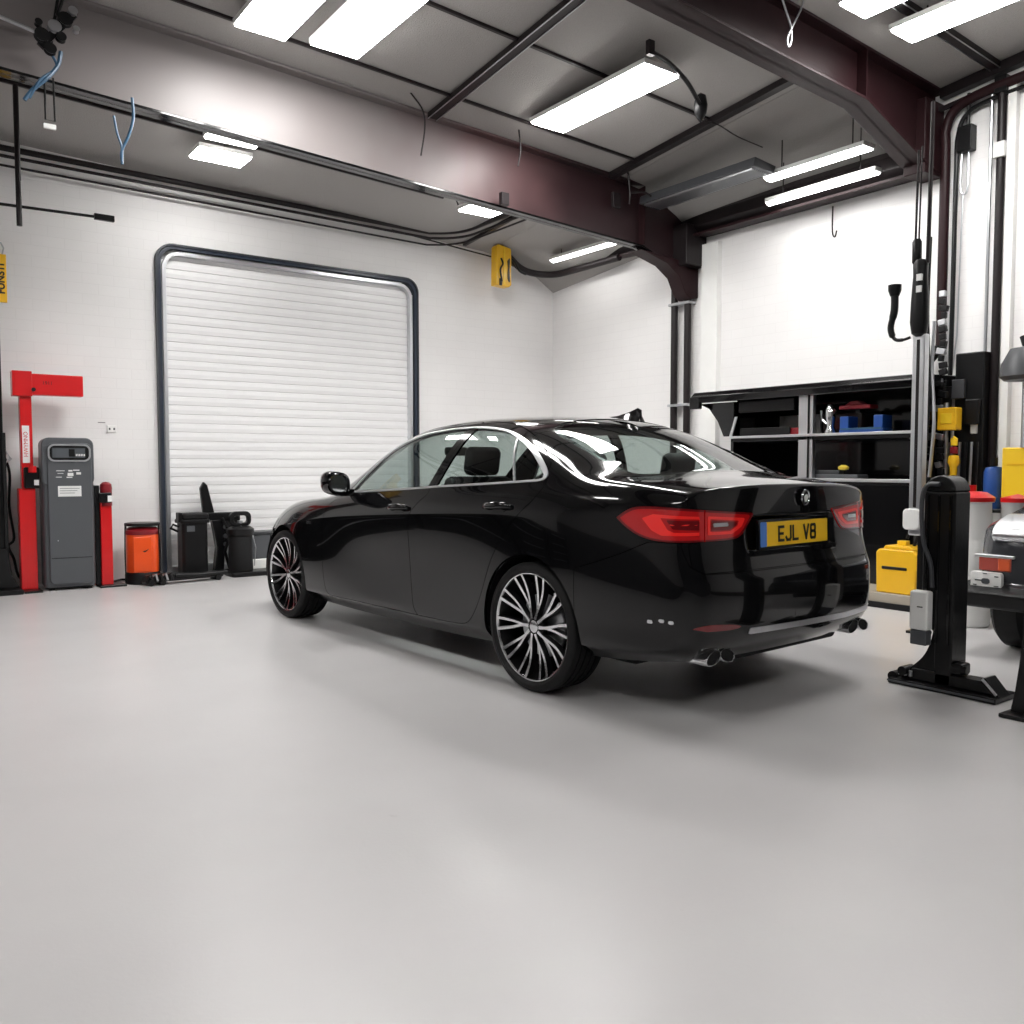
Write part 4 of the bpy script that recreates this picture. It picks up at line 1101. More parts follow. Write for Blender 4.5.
MB().prism([(-.04, .335), (-.005, .345), (.02, .36), (.0, .335), (-.02, .325)], -.1655, -.161, 'y').build('printed_mark', 'ink', t)
# floor hose and tray
t = thing('floor_jack', 'low black trolley jack lying in front of the orange canister', 'jack', (2.50, 9.16, 0), R(8))
MB().prism([(-.35, .03), (-.32, .10), (-.10, .115), (.15, .07), (.46, .06), (.47, .03)], -.06, .06, 'y').build('jack_body', 'black_metal', t, .012)
MB().tube([(-.05, -.05, .085), (.2, -.06, .07), (.50, -.06, .075)], .026, 14).build('handle_tube', 'black_plastic', t)
for x in (-.30, -.18, .40):
    MB().cyl((x, -.085, .03), (x, .085, .03), .03, 16).build('jack_wheel', 'black_plastic', t)
for k in range(5):
    MB().tube([(-.33+.05*k, -.07, .10), (-.31+.05*k, -.10, .12), (-.29+.05*k, -.09, .05)], .011, 6).build('linkage', 'steel' if k % 2 else 'black_metal', t)
t = thing('power_cable', 'black cable trailing on the floor between the short red post and the orange canister', 'cable', (2.05, 9.63, 0))
MB().tube(spline([(-.1, -.1, .012), (.02, .05, .012), (.10, .0, .014), (.2, .1, .03), (.32, .12, .05), (.42, .16, .03)], 6), .011, 8).build('cable_line', 'black_plastic', t)
# black bin
t = thing('waste_bin', 'black lidded bin standing in front of the shutter', 'bin', (2.76, 9.52, 0))
MB().prism(rrect(-.135, .135, -.12, .12, .05), .0, .60, 'z').build('bin_body', 'black_plastic', t, .012)
MB().prism(rrect(-.155, .155, -.14, .14, .05), .585, .625, 'z').build('bin_rim', 'black_plastic', t, .008)
MB().prism(rrect(-.14, .15, -.125, .125, .05), .625, .69, 'z').build('bin_lid', 'matt_black', t, .02)
MB().box(-.09, -.01, -.124, -.119, .50, .56).build('label', 'grey_plastic', t)
MB().tube([(-.155, -.05, .55), (-.22, -.08, .58), (-.24, -.06, .54), (-.16, -.03, .50)], .012, 8).build('bin_handle', 'black_plastic', t)
MB().box(-.17, -.13, -.10, .0, .60, .70).build('hinge', 'black_metal', t, .006)
# engine stand
t = thing('workshop_stand', 'black tool stand with a tall slanted handle between the two bins', 'stand', (3.02, 9.67, 0))
MB().prism([(-.10, .64), (-.13, .95), (-.09, 1.02), (-.05, .98), (.03, .64)], -.02, .035, 'y').build('slanted_handle', 'black_metal', t, .012)
MB().box(-.10, .28, -.05, .05, .60, .68).build('cross_head', 'black_metal', t, .012)
MB().prism([(-.02, .60), (.03, .30), (.0, .02), (.10, .02), (.12, .35), (.10, .60)], -.06, .04, 'y').build('frame_plate', 'black_metal', t, .01)
MB().box(.12, .30, -.03, .03, .35, .66).build('side_plate', 'matt_black', t, .01)
MB().box(-.06, .30, -.10, .08, 0, .035).build('stand_foot', 'black_metal', t, .008)
MB().tube([(.08, -.08, .62), (.16, -.10, .45), (.10, -.10, .25), (.16, -.06, .06)], .016, 8).build('strut', 'black_plastic', t)
for z in (.52, .42, .33): MB().cyl((.12, -.09, z), (.12, -.06, z), .025, 14).build('dial', 'steel', t)
for x in (-.03, .12, .25): MB().cyl((x, -.13, .03), (x, -.09, .03), .03, 14).build('castor', 'black_plastic', t)
# black bucket with head shaped cap
t = thing('oil_drainer', 'small black drum with a looped handle, next to the car\'s front wheel', 'drum', (3.22, 9.36, 0))
MB().lathe([(.0, .05), (.125, .05), (.13, .07), (.125, .46), (.11, .48), (.0, .48)], 30).build('drum', 'matt_black', t)
MB().lathe([(.135, .44), (.145, .46), (.145, .51), (.10, .54), (.0, .545)], 30).build('lid', 'black_plastic', t)
hd = MB(); o_, i_ = rrect(-.115, .115, .54, .70, .06), rrect(-.075, .075, .575, .655, .035); nn = len(o_)
hd.add([(x, y, z) for y in (-.03, .03) for x, z in o_]+[(x, y, z) for y in (-.03, .03) for x, z in i_], [(k, (k+1) % nn, nn+(k+1) % nn, nn+k) for k in range(nn)]+[(2*nn+k, 2*nn+(k+1) % nn, 3*nn+(k+1) % nn, 3*nn+k) for k in range(nn)]+[(k, (k+1) % nn, 2*nn+(k+1) % nn, 2*nn+k) for k in range(nn)]+[(nn+k, nn+(k+1) % nn, 3*nn+(k+1) % nn, 3*nn+k) for k in range(nn)])
hd.build('loop_handle', 'black_plastic', t, .008)
MB().cyl((0, 0, .53), (0, 0, .60), .03, 16).build('neck', 'steel', t)
MB().tube([(.135, 0, .44), (.155, -.03, .30), (.14, -.03, .1)], .008, 6).build('side_wire', 'steel', t)
MB().prism(rrect(-.14, .40, -.15, .14, .04), .0, .05, 'z').build('drip_tray', 'black_plastic', t, .01)
# pale plinth with grey panel behind
t = thing('storage_box', 'grey box with a white base behind the car\'s front wheel', 'box', (3.62, 9.66, 0))
MB().box(-.25, .20, -.14, .14, 0, .15).build('box_base', 'white_plastic', t, .01)
MB().box(-.25, .20, -.12, .12, .15, .42).build('box_top', 'grey_plastic', t, .012)
MB().box(-.26, .21, -.13, .13, .42, .455).build('box_lid', 'grey_dark', t, .008)
# left edge dark post
t = thing('lift_column', 'dark slim column with black base plate at the left edge', 'post', (.98, 9.45, 0))
MB().box(-.20, .035, -.06, .06, .02, 3.0).build('column', 'black_metal', t, .006)
MB().box(-.4, .14, -.28, .10, 0, .045).build('base_plate', 'black_metal', t, .006)
MB().box(.02, .05, -.10, -.04, .05, 1.5).build('inner_channel', 'matt_black', t, .004)
MB().prism([(-.05, .05), (.13, .05), (.07, .16), (.035, .42), (-.05, .42)], -.12, -.08, 'y').build('foot_gusset', 'black_metal', t, .005)
t = thing('warning_sign', 'yellow vertical sign with black characters hanging at the left edge', 'sign', (1.02, 9.38, 2.70))
MB().box(-.13, .06, -.02, .0, 0, .44).build('sign_board', 'yellow_plastic', t, .004)
text('FUNSTI', .085, 'ink', t, Matrix.Translation((.015, -.0215, .215)) @ Matrix.Rotation(R(90), 4, 'X') @ Matrix.Rotation(R(90), 4, 'Z'), 'sign_lettering', .001, 1., .003)
MB().tube([(.03, -.01, .44), (.045, 0, .50), (.02, 0, .55)], .007, 6).build('sign_hook', 'steel', t)

# ================================================================== pipes and wires overhead
t = thing('pipe_run', 'bundle of dark conduits along the top of the back wall', 'pipe', (1.0, 9.66, 4.13))
for dy, dz, r in ((0, .06, .030), (-.02, -.02, .016), (.06, -.085, .012)):
    MB().tube(spline([(-1.2, dy, dz+.025), (0, dy, dz+.01), (2.4, dy, dz-.02), (4.5, dy, dz-.05), (4.85, dy-.05, dz-.055), (5.12, dy-.32, dz-.045), (5.2, dy-.8, dz-.02), (5.22, dy-2.3, dz)], 5), r, 10).build('conduit', 'dark_steel', t)
t = thing('pipe_run', 'dark curved pipe round the far corner below the thin tube light', 'pipe', (6.9, 9.62, 4.0))
MB().tube(spline([(-.02, .0, .05), (.10, .0, .0), (.30, -.02, -.14), (.52, -.06, -.19), (.74, -.22, -.20), (.80, -.6, -.19), (.82, -1.4, -.18)], 5), .045, 12).build('bend', 'dark_steel', t)
MB().tube(spline([(-1.6, .10, .10), (-.6, .10, .02), (0, .10, -.03), (.25, .08, -.10)], 4), .010, 8).build('conduit', 'dark_steel', t)
# yellow hoist
t = thing('chain_hoist', 'yellow hoist control hanging from the back wall pipes right of the shutter', 'hoist', (6.80, 9.50, 3.55))
MB().prism([(-.125, 0), (-.12, .50), (-.09, .53), (.11, .50), (.12, .47), (.12, .02), (.08, -.01)], -.07, .06, 'y').build('casing', 'yellow_plastic', t, .012)
MB().box(-.01, .012, -.078, -.068, .02, .50).build('casing_rib', 'yellow_bright', t, .004)
MB().tube(spline([(-.06, -.085, .35), (-.035, -.09, .28), (-.075, -.09, .20), (-.05, -.09, .05)], 5), .012, 8).build('pendant_cable', 'ink', t)
MB().prism(spline([(.05, .33), (.085, .36), (.08, .20), (.09, .06), (.055, .10), (.06, .25)], 3), -.082, -.068, 'y').build('side_slot', 'ink', t)
MB().box(-.08, -.04, -.085, -.068, .0, .09).build('lower_slot', 'ink', t, .004)
MB().tube([(.0, 0, .52), (.02, .02, .60), (.09, .08, .66)], .035, 10).build('hoist_hook', 'black_metal', t)
MB().tube(spline([(.10, 0, .42), (.22, 0, .36), (.30, 0, .25), (.42, .02, .22)], 4), .016, 8).build('feed_cable', 'black_plastic', t)
# pulley cluster with blue hoses, upper left
t = thing('cable_pulley', 'cluster of black pulleys with blue hoses hanging at the upper left', 'pulley', (1.17, 7.03, 4.25))
for x, z, r, m_ in ((-.10, -.05, .05, 'black_metal'), (-.02, .03, .045, 'steel'), (.05, .10, .05, 'black_metal'), (.10, .17, .032, 'steel'), (-.05, -.13, .04, 'black_metal'), (.02, -.03, .035, 'black_metal'), (.12, .05, .022, 'steel'), (-.12, .03, .025, 'black_metal')):
    MB().lathe([(.0, -.02), (r, -.02), (r*.8, 0), (r, .02), (.0, .02)], 18, Matrix.Translation((x, -.02, z)) @ Matrix.Rotation(R(80), 4, 'X')).build('pulley_wheel', m_, t)
MB().bar((-.11, 0, -.12), (.11, 0, .16), .03, .05).bar((-.04, .02, -.08), (.02, .02, .3), .02, .02).build('bracket', 'black_metal', t)
MB().tube(spline([(0, 0, .12), (.04, 0, .25), (.05, 0, .4)], 4), .012, 8).build('hanger_cable', 'black_plastic', t)
MB().tube([(-.12, 0, -.03), (-.4, 0, .02), (-.8, 0, .06)], .014, 8).build('side_pipe', 'steel', t)
MB().tube(spline([(.02, 0, -.12), (0, 0, -.22), (-.08, -.02, -.34), (-.17, -.02, -.44), (-.22, -.02, -.52)], 5), .014, 8).build('blue_hose', 'blue_hose', t)
MB().tube(spline([(-.04, 0, -.15), (-.01, 0, -.24), (-.12, -.03, -.36), (-.19, -.02, -.50)], 5), .010, 8).build('blue_hose', 'blue_hose', t)
t = thing('cable_loop', 'dark hanging cable loop with a small white tag, right of the blue hoses', 'cable', (1.10, 7.02, 3.93))
MB().tube([(-.02, 0, 0), (-.02, 0, -.30), (.04, 0, -.30), (.035, 0, 0)], .007, 6).build('loop', 'black_plastic', t)
MB().box(-.035, .045, -.01, .012, -.36, -.325).build('tag', 'white_plastic', t, .004)
t = thing('air_hose', 'forked blue air hose hanging below the long beam, left of the shutter lamps', 'hose', (1.63, 7.02, 3.92))
MB().tube(spline([(.03, 0, 0), (.035, 0, -.14), (.0, 0, -.28), (-.05, 0, -.40), (-.05, 0, -.50)], 5), .011, 8).build('hose_line', 'blue_hose', t)
MB().tube(spline([(-.10, 0, -.16), (-.08, 0, -.28), (-.05, 0, -.38), (-.052, 0, -.50)], 5), .009, 8).build('hose_line', 'blue_hose', t)
t = thing('hanging_rod', 'dark vertical rod hanging from the ceiling at the left edge', 'rod', (1.10, 8.60, 3.24))
MB().cyl((0, 0, 0), (0, 0, 1.18), .022, 10).build('rod', 'dark_steel', t)
MB().cyl((0, 0, .0), (0, 0, .05), .010, 8).build('rod_tip', 'steel', t)
t = thing('horizontal_bar', 'black horizontal bar with a thick tip above the left wall', 'bar', (1.0, 8.66, 3.40))
MB().cyl((-2.2, 0, -.03), (.72, 0, .03), .013, 10).build('bar', 'black_metal', t)
MB().box(.70, .87, -.02, .02, .005, .060).build('bar_tip', 'black_metal', t, .006)
for k, (pts, lab) in enumerate([
    ([(5.15, 6.9, 4.43), (5.17, 6.9, 4.25), (5.14, 6.9, 4.08)], 'thin wire hanging by the end of the wide double rail'),
    ([(3.95, 6.9, 4.49), (4.08, 6.9, 4.36), (4.10, 6.9, 4.2), (4.06, 6.9, 3.96)], 'thin looping wire hanging left of the wide double rail'),
    ([(4.95, 7.9, 4.34), (5.03, 7.9, 4.08), (5.10, 7.9, 3.94)], 'thin wire hanging behind the long beam left of the small square lamp'),
    ([(6.62, 6.95, 4.40), (6.66, 6.95, 4.25), (6.68, 6.95, 4.08), (6.67, 6.95, 4.0)], 'white ended wire hanging from the ceiling rail near the column'),
    ([(6.68, 6.95, 4.12), (6.86, 6.90, 4.14), (7.0, 6.85, 4.05)], 'thin looping wire beside the white ended wire')]):
    o = MB().tube(spline(pts, 5), .008 if k < 3 else .011, 6).build('hanging_wire', 'dark_steel'); tag(o, lab, 'wire')
t = thing('junction_cable', 'black junction knot and cable at the right end of the middle lamp', 'cable', (5.75, 5.15, 4.36))
MB().tube(spline([(-.70, -.12, .08), (-.45, -.08, .07), (-.2, -.04, .0), (.05, .05, -.08)], 5), .018, 8).build('cable_line', 'black_plastic', t)
MB().lathe([(.0, -.20), (.02, -.17), (.05, -.12), (.06, -.05), (.045, .03), (0, .06)], 14, Matrix.Translation((.10, .08, -.03))).build('junction', 'black_plastic', t)
MB().box(-.74, -.68, -.14, -.10, .05, .16).build('wall_clip', 'dark_steel', t)
MB().tube(spline([(.12, .08, -.2), (.3, .06, -.2), (.55, .05, -.25), (.9, .05, -.27)], 5), .006, 6).build('thin_wire', 'dark_steel', t)
t = thing('rope_loop', 'thin wire loop hanging from the beam at the top right', 'wire', (5.55, 4.10, 4.40))
MB().tube(spline([(-.16, 0, .25), (-.06, 0, .10), (0, 0, .0), (.0, 0, -.10), (-.03, 0, -.14), (-.04, 0, -.08), (.02, 0, .02), (.12, 0, .18), (.16, 0, .3)], 5), .008, 6).build('wire', 'steel', t)
# grille unit by the tube lights
t = thing('air_vent', 'long grey louvred vent unit on the ceiling left of the paired tube lights', 'vent', (7.05, 6.25, 4.06))
MB().prism([(-.14, .0), (.16, -.02), (.20, .06), (-.12, .09)], -.75, .80, 'y').build('vent_case', 'grey_dark', t, .008)
for k in range(9):
    MB().box(-.11+.029*k, -.098+.029*k, -.70, .75, -.022, .004).build('louvre', 'steel', t)

# ---- column pipes at beam 1
t = thing('drain_pipe', 'pair of dark vertical pipes at the wall below the long beam', 'pipe', (7.86, 7.3, 0))
for dy in (.10, -.11): MB().cyl((0, dy, 0), (0, dy, 3.45), .042, 14).build('pipe', 'dark_steel', t)
for z in (3.10, 1.9, .8): MB().box(-.05, .07, -.17, .16, z, z+.03).build('pipe_clip', 'steel', t, .004)
t = thing('wall_pilaster', 'white painted shallow pier on the wall beside the dark pipes', 'pier', (7.89, 6.85, 0))
MB().box(-.03, .05, -.10, .14, 0, 3.75).build('pier', 'white_plastic', t, .006)

# ================================================================== right wall pipework
t = thing('wall_pipe', 'thick maroon pipe bending down the right wall beside the beam haunch', 'pipe', (7.86, 4.14, 0))
MB().tube(spline([(0, -9.0, zc(7.9, -4.8)-.25), (0, -3, 4.62), (0, -.8, 4.45), (0, -.36, 4.42), (0, -.10, 4.36), (0, 0, 4.20), (0, .0, 3.9), (0, 0, 2.22)], 6), .042, 14).build('pipe', 'maroon_steel', t)
MB().tube(spline([(.02, -.9, 4.37), (.02, -.36, 4.34), (.02, -.17, 4.28), (.02, -.10, 4.12), (.02, -.09, 3.8), (.02, -.085, 2.1), (.02, -.06, 1.0)], 6), .020, 10).build('pipe', 'black_metal', t)
MB().cyl((0, 0, 2.20), (0, 0, 2.28), .052, 14).build('coupling', 'black_metal', t)
MB().tube([(0, 0, 2.24), (-.03, .12, 2.10), (-.04, .22, 1.96)], .030, 10).build('branch', 'black_metal', t)
t = thing('wall_conduit', 'tall dark vertical conduit on the far right wall', 'pipe', (7.88, 3.67, 0))
MB().cyl((0, 0, .9), (0, 0, 4.50), .034, 12).build('pipe', 'dark_steel', t)
MB().box(-.01, .06, -.12, -.05, .9, 4.42).build('white_duct', 'white_plastic', t, .004)
MB().cyl((0, .085, .9), (0, .085, 4.4), .014, 8).build('thin_conduit', 'steel', t)
MB().box(-.05, .04, -.05, .05, 4.36, 4.50).build('pipe_clamp', 'black_metal', t, .006)
MB().box(-.048, .045, -.048, .048, 3.82, 3.95).build('pipe_clamp', 'white_metal', t, .006)
t = thing('switch_box', 'small black switch box with a loop of cable high on the right wall', 'switch', (7.89, 3.98, 3.96))
MB().box(-.05, .05, -.075, .055, 0, .22).build('box', 'black_plastic', t, .008)
MB().tube([(0, -.02, .2), (0, -.02, .5)], .016, 8).build('cable', 'black_plastic', t)
MB().tube(spline([(0, .03, 0), (0, .035, -.3), (0, .0, -.37), (0, -.03, -.3), (0, -.03, 0)], 5), .008, 6).build('cable_loop', 'steel', t)
MB().tube([(0, .01, -.35), (0, .03, -1.6), (0, .07, -2.0)], .006, 6).build('thin_cable', 'steel', t)
t = thing('cable_hook', 'small wall hook left of the maroon pipe, high under the eaves beam', 'hook', (7.9, 5.30, 3.55))
MB().tube(spline([(0, 0, .25), (0, 0, .0), (0, -.03, -.06), (0, -.05, 0)], 4), .008, 6).build('hook', 'dark_steel', t)

# hanging service lines and the pale pole
t = thing('service_pole', 'slim silver upright pole with a white fitting at its foot, beside the black storage unit', 'pole', (6.0, 3.30, 0))
MB().box(-.035, .035, -.045, .045, .70, 2.12).build('pole', 'satin_chrome', t, .01)
MB().box(-.02, .02, -.06, -.02, .0, .72).build('pole_stem', 'black_metal', t, .004)
MB().box(-.037, .037, -.012, .012, 0.9, 2.08).build('pole_groove', 'dark_steel', t, .002)
MB().prism(rrect(-.05, .075, .74, .89, .03), -.06, .06, 'x').build('pole_fitting', 'white_plastic', t, .01)
MB().box(-.06, .06, -.10, .03, 0, .02).build('pole_foot', 'black_metal', t, .004)
t = thing('air_tool', 'long black air tool hanging at the top of the silver pole', 'tool', (5.97, 3.30, 2.10))
MB().lathe([(.02, 0), (.05, .02), (.062, .10), (.058, .25), (.048, .42), (.05, .50), (.035, .53), (.0, .54)], 18).build('tool_body', 'black_plastic', t)
for z in (.38, .30): MB().box(-.055, -.03, -.035, .0, z, z+.045).build('label', 'sticker', t)
MB().lathe([(.020, .5), (.032, .52), (.032, .66), (.022, .68)], 14, Matrix.Translation((.0, .03, 0))).build('tool_neck', 'black_metal', t)
MB().tube(spline([(-.02, .05, 0), (-.04, .10, -.015), (-.04, .16, .0), (-.04, .19, .08), (-.04, .165, .20), (-.04, .165, .34)], 6), [.010]*6+[.013]*8+[.022]*8+[.026]*9, 10).build('hook_arm', 'black_plastic', t)
MB().lathe([(.0, .30), (.03, .30), (.045, .34), (.045, .38), (.02, .385), (0, .385)], 14, Matrix.Translation((-.04, .165, 0))).build('hook_head', 'black_plastic', t)
for dy, z1, r in ((.045, 1.30, .008), (.02, 1.32, .006), (-.05, 1.6, .014)):
    MB().tube([(0, dy, .50), (.02, dy, z1)], r, 6).build('suspension_line', 'dark_steel', t)
t = thing('chain_cluster', 'tangled black chain and hose hanging down right of the thick maroon pipe', 'chain', (7.60, 3.99, 1.15))
pts = [(0, .012*math.sin(i*1.7), 1.55-.062*i) for i in range(26)]
for i, p_ in enumerate(pts):
    MB().box(-.02, .02, -.022-.012*(i % 3), .020+.012*((i+1) % 2), p_[2]-.035, p_[2]+.018, Matrix.Translation((0, p_[1], p_[2])) @ Matrix.Rotation(.25*math.sin(i), 4, 'X') @ Matrix.Translation((0, 0, -p_[2]))).build('chain_link', 'black_metal' if i % 4 else 'steel', t, .006)
t = thing('tool_hose', 'bundle of black hoses between the silver pole and maroon pipe', 'hose', (7.20, 3.90, 1.1))
for k, (dy, zt) in enumerate(((.0, 2.0), (.05, 1.8), (.10, 1.5), (-.05, 1.3))):
    MB().tube(spline([(0, dy, zt), (.02, dy+.02, zt*.7), (-.02, dy-.03, zt*.35), (0, dy+.01, 0)], 5), .014, 8).build('hose_line', 'black_plastic' if k % 2 == 0 else 'steel', t)

# ================================================================== black storage unit on the right wall
t = thing('storage_unit', 'long black open storage unit with silver rails along the right wall, behind the car', 'cabinet', (7.30, 3.80, 0))
MB().box(.56, .60, .25, 2.55, .10, 1.93).build('back_panel', 'gloss_black', t, .004)
cn = MB(); cn.prism([(-.10, 1.86), (.60, 1.90), (.60, 2.0), (-.06, 1.98), (-.12, 1.93)], .18, 2.72, 'y').build('canopy', 'gloss_black', t, .012)
MB().box(-.115, -.06, 2.60, 2.74, 1.80, 1.93).build('canopy_bracket', 'black_metal', t, .01)
MB().prism([(0, .06), (.60, .06), (.60, 1.90), (.1, 1.90), (.0, 1.5)], 2.22, 2.26, 'y').build('end_panel', 'gloss_black', t, .006)
MB().prism([(2.70, 1.86), (2.56, 1.80), (2.44, 1.66), (2.36, 1.50), (2.22, 1.50), (2.22, 1.86)], 0, .10, 'x').build('curved_brace', 'gloss_black', t, .008)
MB().prism([(2.27, 1.50), (2.20, 1.70), (2.17, 1.70), (2.235, 1.50)], -.012, .0, 'x').build('bright_trim', 'satin_chrome', t)
MB().box(0, .58, .25, 2.26, 1.44, 1.48).build('shelf', 'black_metal', t, .004)
MB().box(-.02, .0, .25, 2.26, 1.475, 1.50).build('front_rail', 'satin_chrome', t, .004)
MB().box(0, .58, .25, 2.26, 1.02, 1.06).build('shelf', 'black_metal', t, .004)
MB().box(-.02, .0, .25, 1.75, 1.045, 1.075).build('front_rail', 'satin_chrome', t, .004)
MB().box(.0, .05, 1.27, 1.43, 1.06, 1.88).build('upright', 'satin_chrome', t, .004)
MB().box(-.006, .002, 1.305, 1.325, 1.06, 1.88).build('upright_groove', 'black_metal', t)
MB().box(0, .04, .25, 2.26, .06, 1.02).build('lower_front', 'gloss_black', t, .006)
MB().box(.0, .6, .24, .28, .06, 1.90).build('end_panel', 'gloss_black', t, .006)
MB().box(.05, .6, .25, 2.26, 0, .06).build('kick_plinth', 'matt_black', t)
MB().box(.03, .045, 1.55, 2.16, 1.50, 1.58).build('drawer_face', 'black_plastic', t, .006)
MB().box(.02, .06, 1.50, 2.18, 1.74, 1.86).build('top_flap', 'black_plastic', t, .01)
MB().box(.535, .56, 1.55, 2.05, 1.52, 1.72).build('inner_light_panel', 'light_grey_plastic', t, .004)
def box_on(name, label, cat, x, y, z, dx, dy, dz, m, bev=.008, lidm=None):
    t = thing(name, label, cat, (x, y, z)); MB().box(-dx/2, dx/2, -dy/2, dy/2, 0, dz).build('box_body', m, t, bev)
    MB().box(-dx/2-.004, dx/2+.004, -dy/2-.004, dy/2+.004, dz*.72, dz*.80).build('box_band', lidm or m, t, .003)
    return t
box_on('parts_box', 'small red box on the upper shelf of the black storage unit, by the silver upright', 'box', 7.42, 5.36, 1.481, .14, .22, .085, 'dark_red')
t = thing('blue_tray', 'blue plastic tray on the upper shelf of the black storage unit', 'tray', (7.40, 4.58, 1.481))
MB().box(-.08, .08, -.22, .22, 0, .05).build('tray_base', 'blue_plastic', t, .006)
for y in (-.17, .17):
    MB().box(-.08, .08, y-.045, y+.045, .05, .17).build('tray_end', 'blue_plastic', t, .008)
MB().box(-.085, -.078, -.2, .2, .045, .06).build('tray_lip', 'blue_hose', t)
t = thing('red_tool_case', 'low red case on a bracket above the blue tray', 'case', (7.44, 4.72, 1.72))
MB().box(-.07, .07, -.20, .12, 0, .035).build('case_body', 'dark_red', t, .008)
MB().prism([(-.12, .035), (.08, .035), (.02, .07), (-.06, .075)], -.05, .05, 'x').build('case_top', 'dark_red', t, .008)
MB().box(.05, .44, -.02, .02, -.03, 0).build('bracket', 'black_metal', t)
t = thing('chrome_tool', 'shiny chrome tool standing on the shelf left of the blue tray', 'tool', (7.38, 4.93, 1.481))
MB().lathe([(.0, 0), (.05, 0), (.055, .03), (.035, .08), (.045, .16), (.05, .24), (.03, .29), (.0, .30)], 18).build('tool_body', 'chrome', t)
MB().tube(spline([(0, .02, .10), (0, .09, .16), (0, .10, .24)], 4), .014, 8).build('tool_arm', 'chrome', t)
t = thing('parts_tray', 'grey shallow tray with a small yellow knob on the lower shelf of the storage unit', 'tray', (7.43, 4.93, 1.061))
MB().box(-.06, .12, -.30, .28, 0, .05).build('tray_base', 'grey_plastic', t, .01)
MB().box(-.05, .03, -.10, .22, .05, .09).build('tray_step', 'grey_dark', t, .01)
MB().lathe([(0, .08), (.045, .085), (.05, .11), (.02, .13), (0, .13)], 14, Matrix.Translation((-.01, -.12, .01))).build('yellow_knob', 'yellow_bulb', t)
# beige plinth and yellow toolbox
t = thing('low_platform', 'low beige platform with black edge on the floor behind the car', 'platform', (7.02, 3.92, 0))
MB().box(-.20, .26, -.50, .55, .0, .13).build('platform_top', 'beige', t, .01)
MB().box(-.215, -.195, -.50, .55, .0, .05).build('platform_edge', 'matt_black', t, .003)
t = thing('toolbox', 'bright yellow toolbox standing on the low platform behind the car', 'toolbox', (6.93, 3.93, .131))
MB().prism([(-.17, 0), (.17, 0), (.18, .34), (.15, .37), (-.15, .37), (-.19, .33)], -.10, .13, 'x').build('case_body', 'yellow_plastic', t, .014)
MB().box(-.108, -.09, -.10, .12, .20, .225).build('handle', 'black_plastic', t, .006)
MB().prism([(-.15, .37), (.12, .37), (.10, .40), (-.12, .40)], -.09, .12, 'x').build('case_lid', 'yellow_plastic', t, .008)
MB().box(-.03, .03, -.05, .03, .40, .44).build('latch', 'yellow_bright', t, .006)
MB().tube([(0, -.10, .40), (0, -.14, .5), (0, -.08, .56), (0, -.04, .46)], .014, 8).build('cord', 'black_plastic', t)
# ================================================================== tools by the right wall
t = thing('tool_rack', 'tall black tool rack on the wall right of the storage unit', 'rack', (7.72, 3.82, .85))
MB().box(.04, .2, -.12, .13, 0, 1.33).build('rack_panel', 'black_metal', t, .01)
MB().box(.0, .05, .03, .14, .93, 1.10).build('rack_box', 'grey_dark', t, .008)
MB().box(.0, .05, -.10, .02, .70, .92).build('rack_box', 'black_plastic', t, .01)
MB().box(.02, .06, -.08, -.02, .62, .80).build('bottle', 'light_grey_plastic', t, .01)
for k in range(6): MB().tube([(0, -.10+.05*k, .55), (-.01, -.10+.05*k, .30), (.0, -.09+.05*k, .12)], .012, 8).build('hanging_tool', 'steel' if k % 2 else 'black_metal', t)
MB().box(-.10, .12, -.13, .17, .085, .11).build('rack_shelf', 'black_metal', t, .004)
MB().tube([(-.02, .16, .2), (-.02, .17, .9)], .022, 10).tube([(-.02, .11, .2), (-.02, .11, .8)], .015, 8).build('grey_pipe', 'satin_chrome', t)
t = thing('battery_charger', 'small yellow box on the black tool rack at shoulder height', 'box', (7.62, 3.92, 1.50))
MB().box(-.05, .06, -.085, .085, 0, .20).build('casing', 'yellow_plastic', t, .014); MB().box(-.055, -.045, -.05, .05, .06, .15).build('front_panel', 'yellow_bright', t, .004)
t = thing('grease_gun', 'yellow and red grease gun hanging beside the white bin', 'tool', (7.60, 3.86, 1.02))
MB().lathe([(.0, 0), (.028, 0), (.03, .16), (.05, .20), (.04, .26), (.0, .27)], 16).build('bottle_body', 'yellow_plastic', t)
MB().lathe([(.0, .27), (.03, .28), (.035, .33), (.0, .35)], 14).build('bottle_cap', 'dark_red', t)
MB().lathe([(.0, .34), (.03, .35), (.03, .41), (.0, .43)], 14).build('bottle_tip', 'yellow_bright', t)
# white bin
t = thing('white_bin', 'tall white plastic bin with a red lid behind the lift post', 'bin', (6.62, 3.22, 0))
MB().lathe([(.0, .0), (.13, .0), (.145, .02), (.15, .62), (.142, .64), (.142, .66), (.135, .92), (.15, .925), (.15, .945), (.0, .945)], 36).build('bin_body', 'white_plastic', t)
MB().lathe([(.155, .93), (.158, .96), (.10, 1.0), (.0, 1.01)], 30).build('bin_lid', 'red_paint', t)
MB().tube([(-.11, .12, .90), (-.13, .165, .86), (-.12, .15, .78)], .014, 8).build('bin_handle', 'white_plastic', t)
MB().cyl((0, .01, 1.0), (0, .01, 1.05), .04, 16).build('lid_knob', 'red_paint', t)
t = thing('grease_drum', 'narrow light grey drum beside the white bin', 'drum', (6.72, 2.94, 0))
MB().lathe([(.0, .0), (.10, .0), (.105, .02), (.105, .90), (.11, .93), (.0, .935)], 28).build('drum_body', 'light_grey_plastic', t)
MB().lathe([(.112, .93), (.112, .96), (.0, .99)], 24).build('drum_lid', 'red_paint', t)
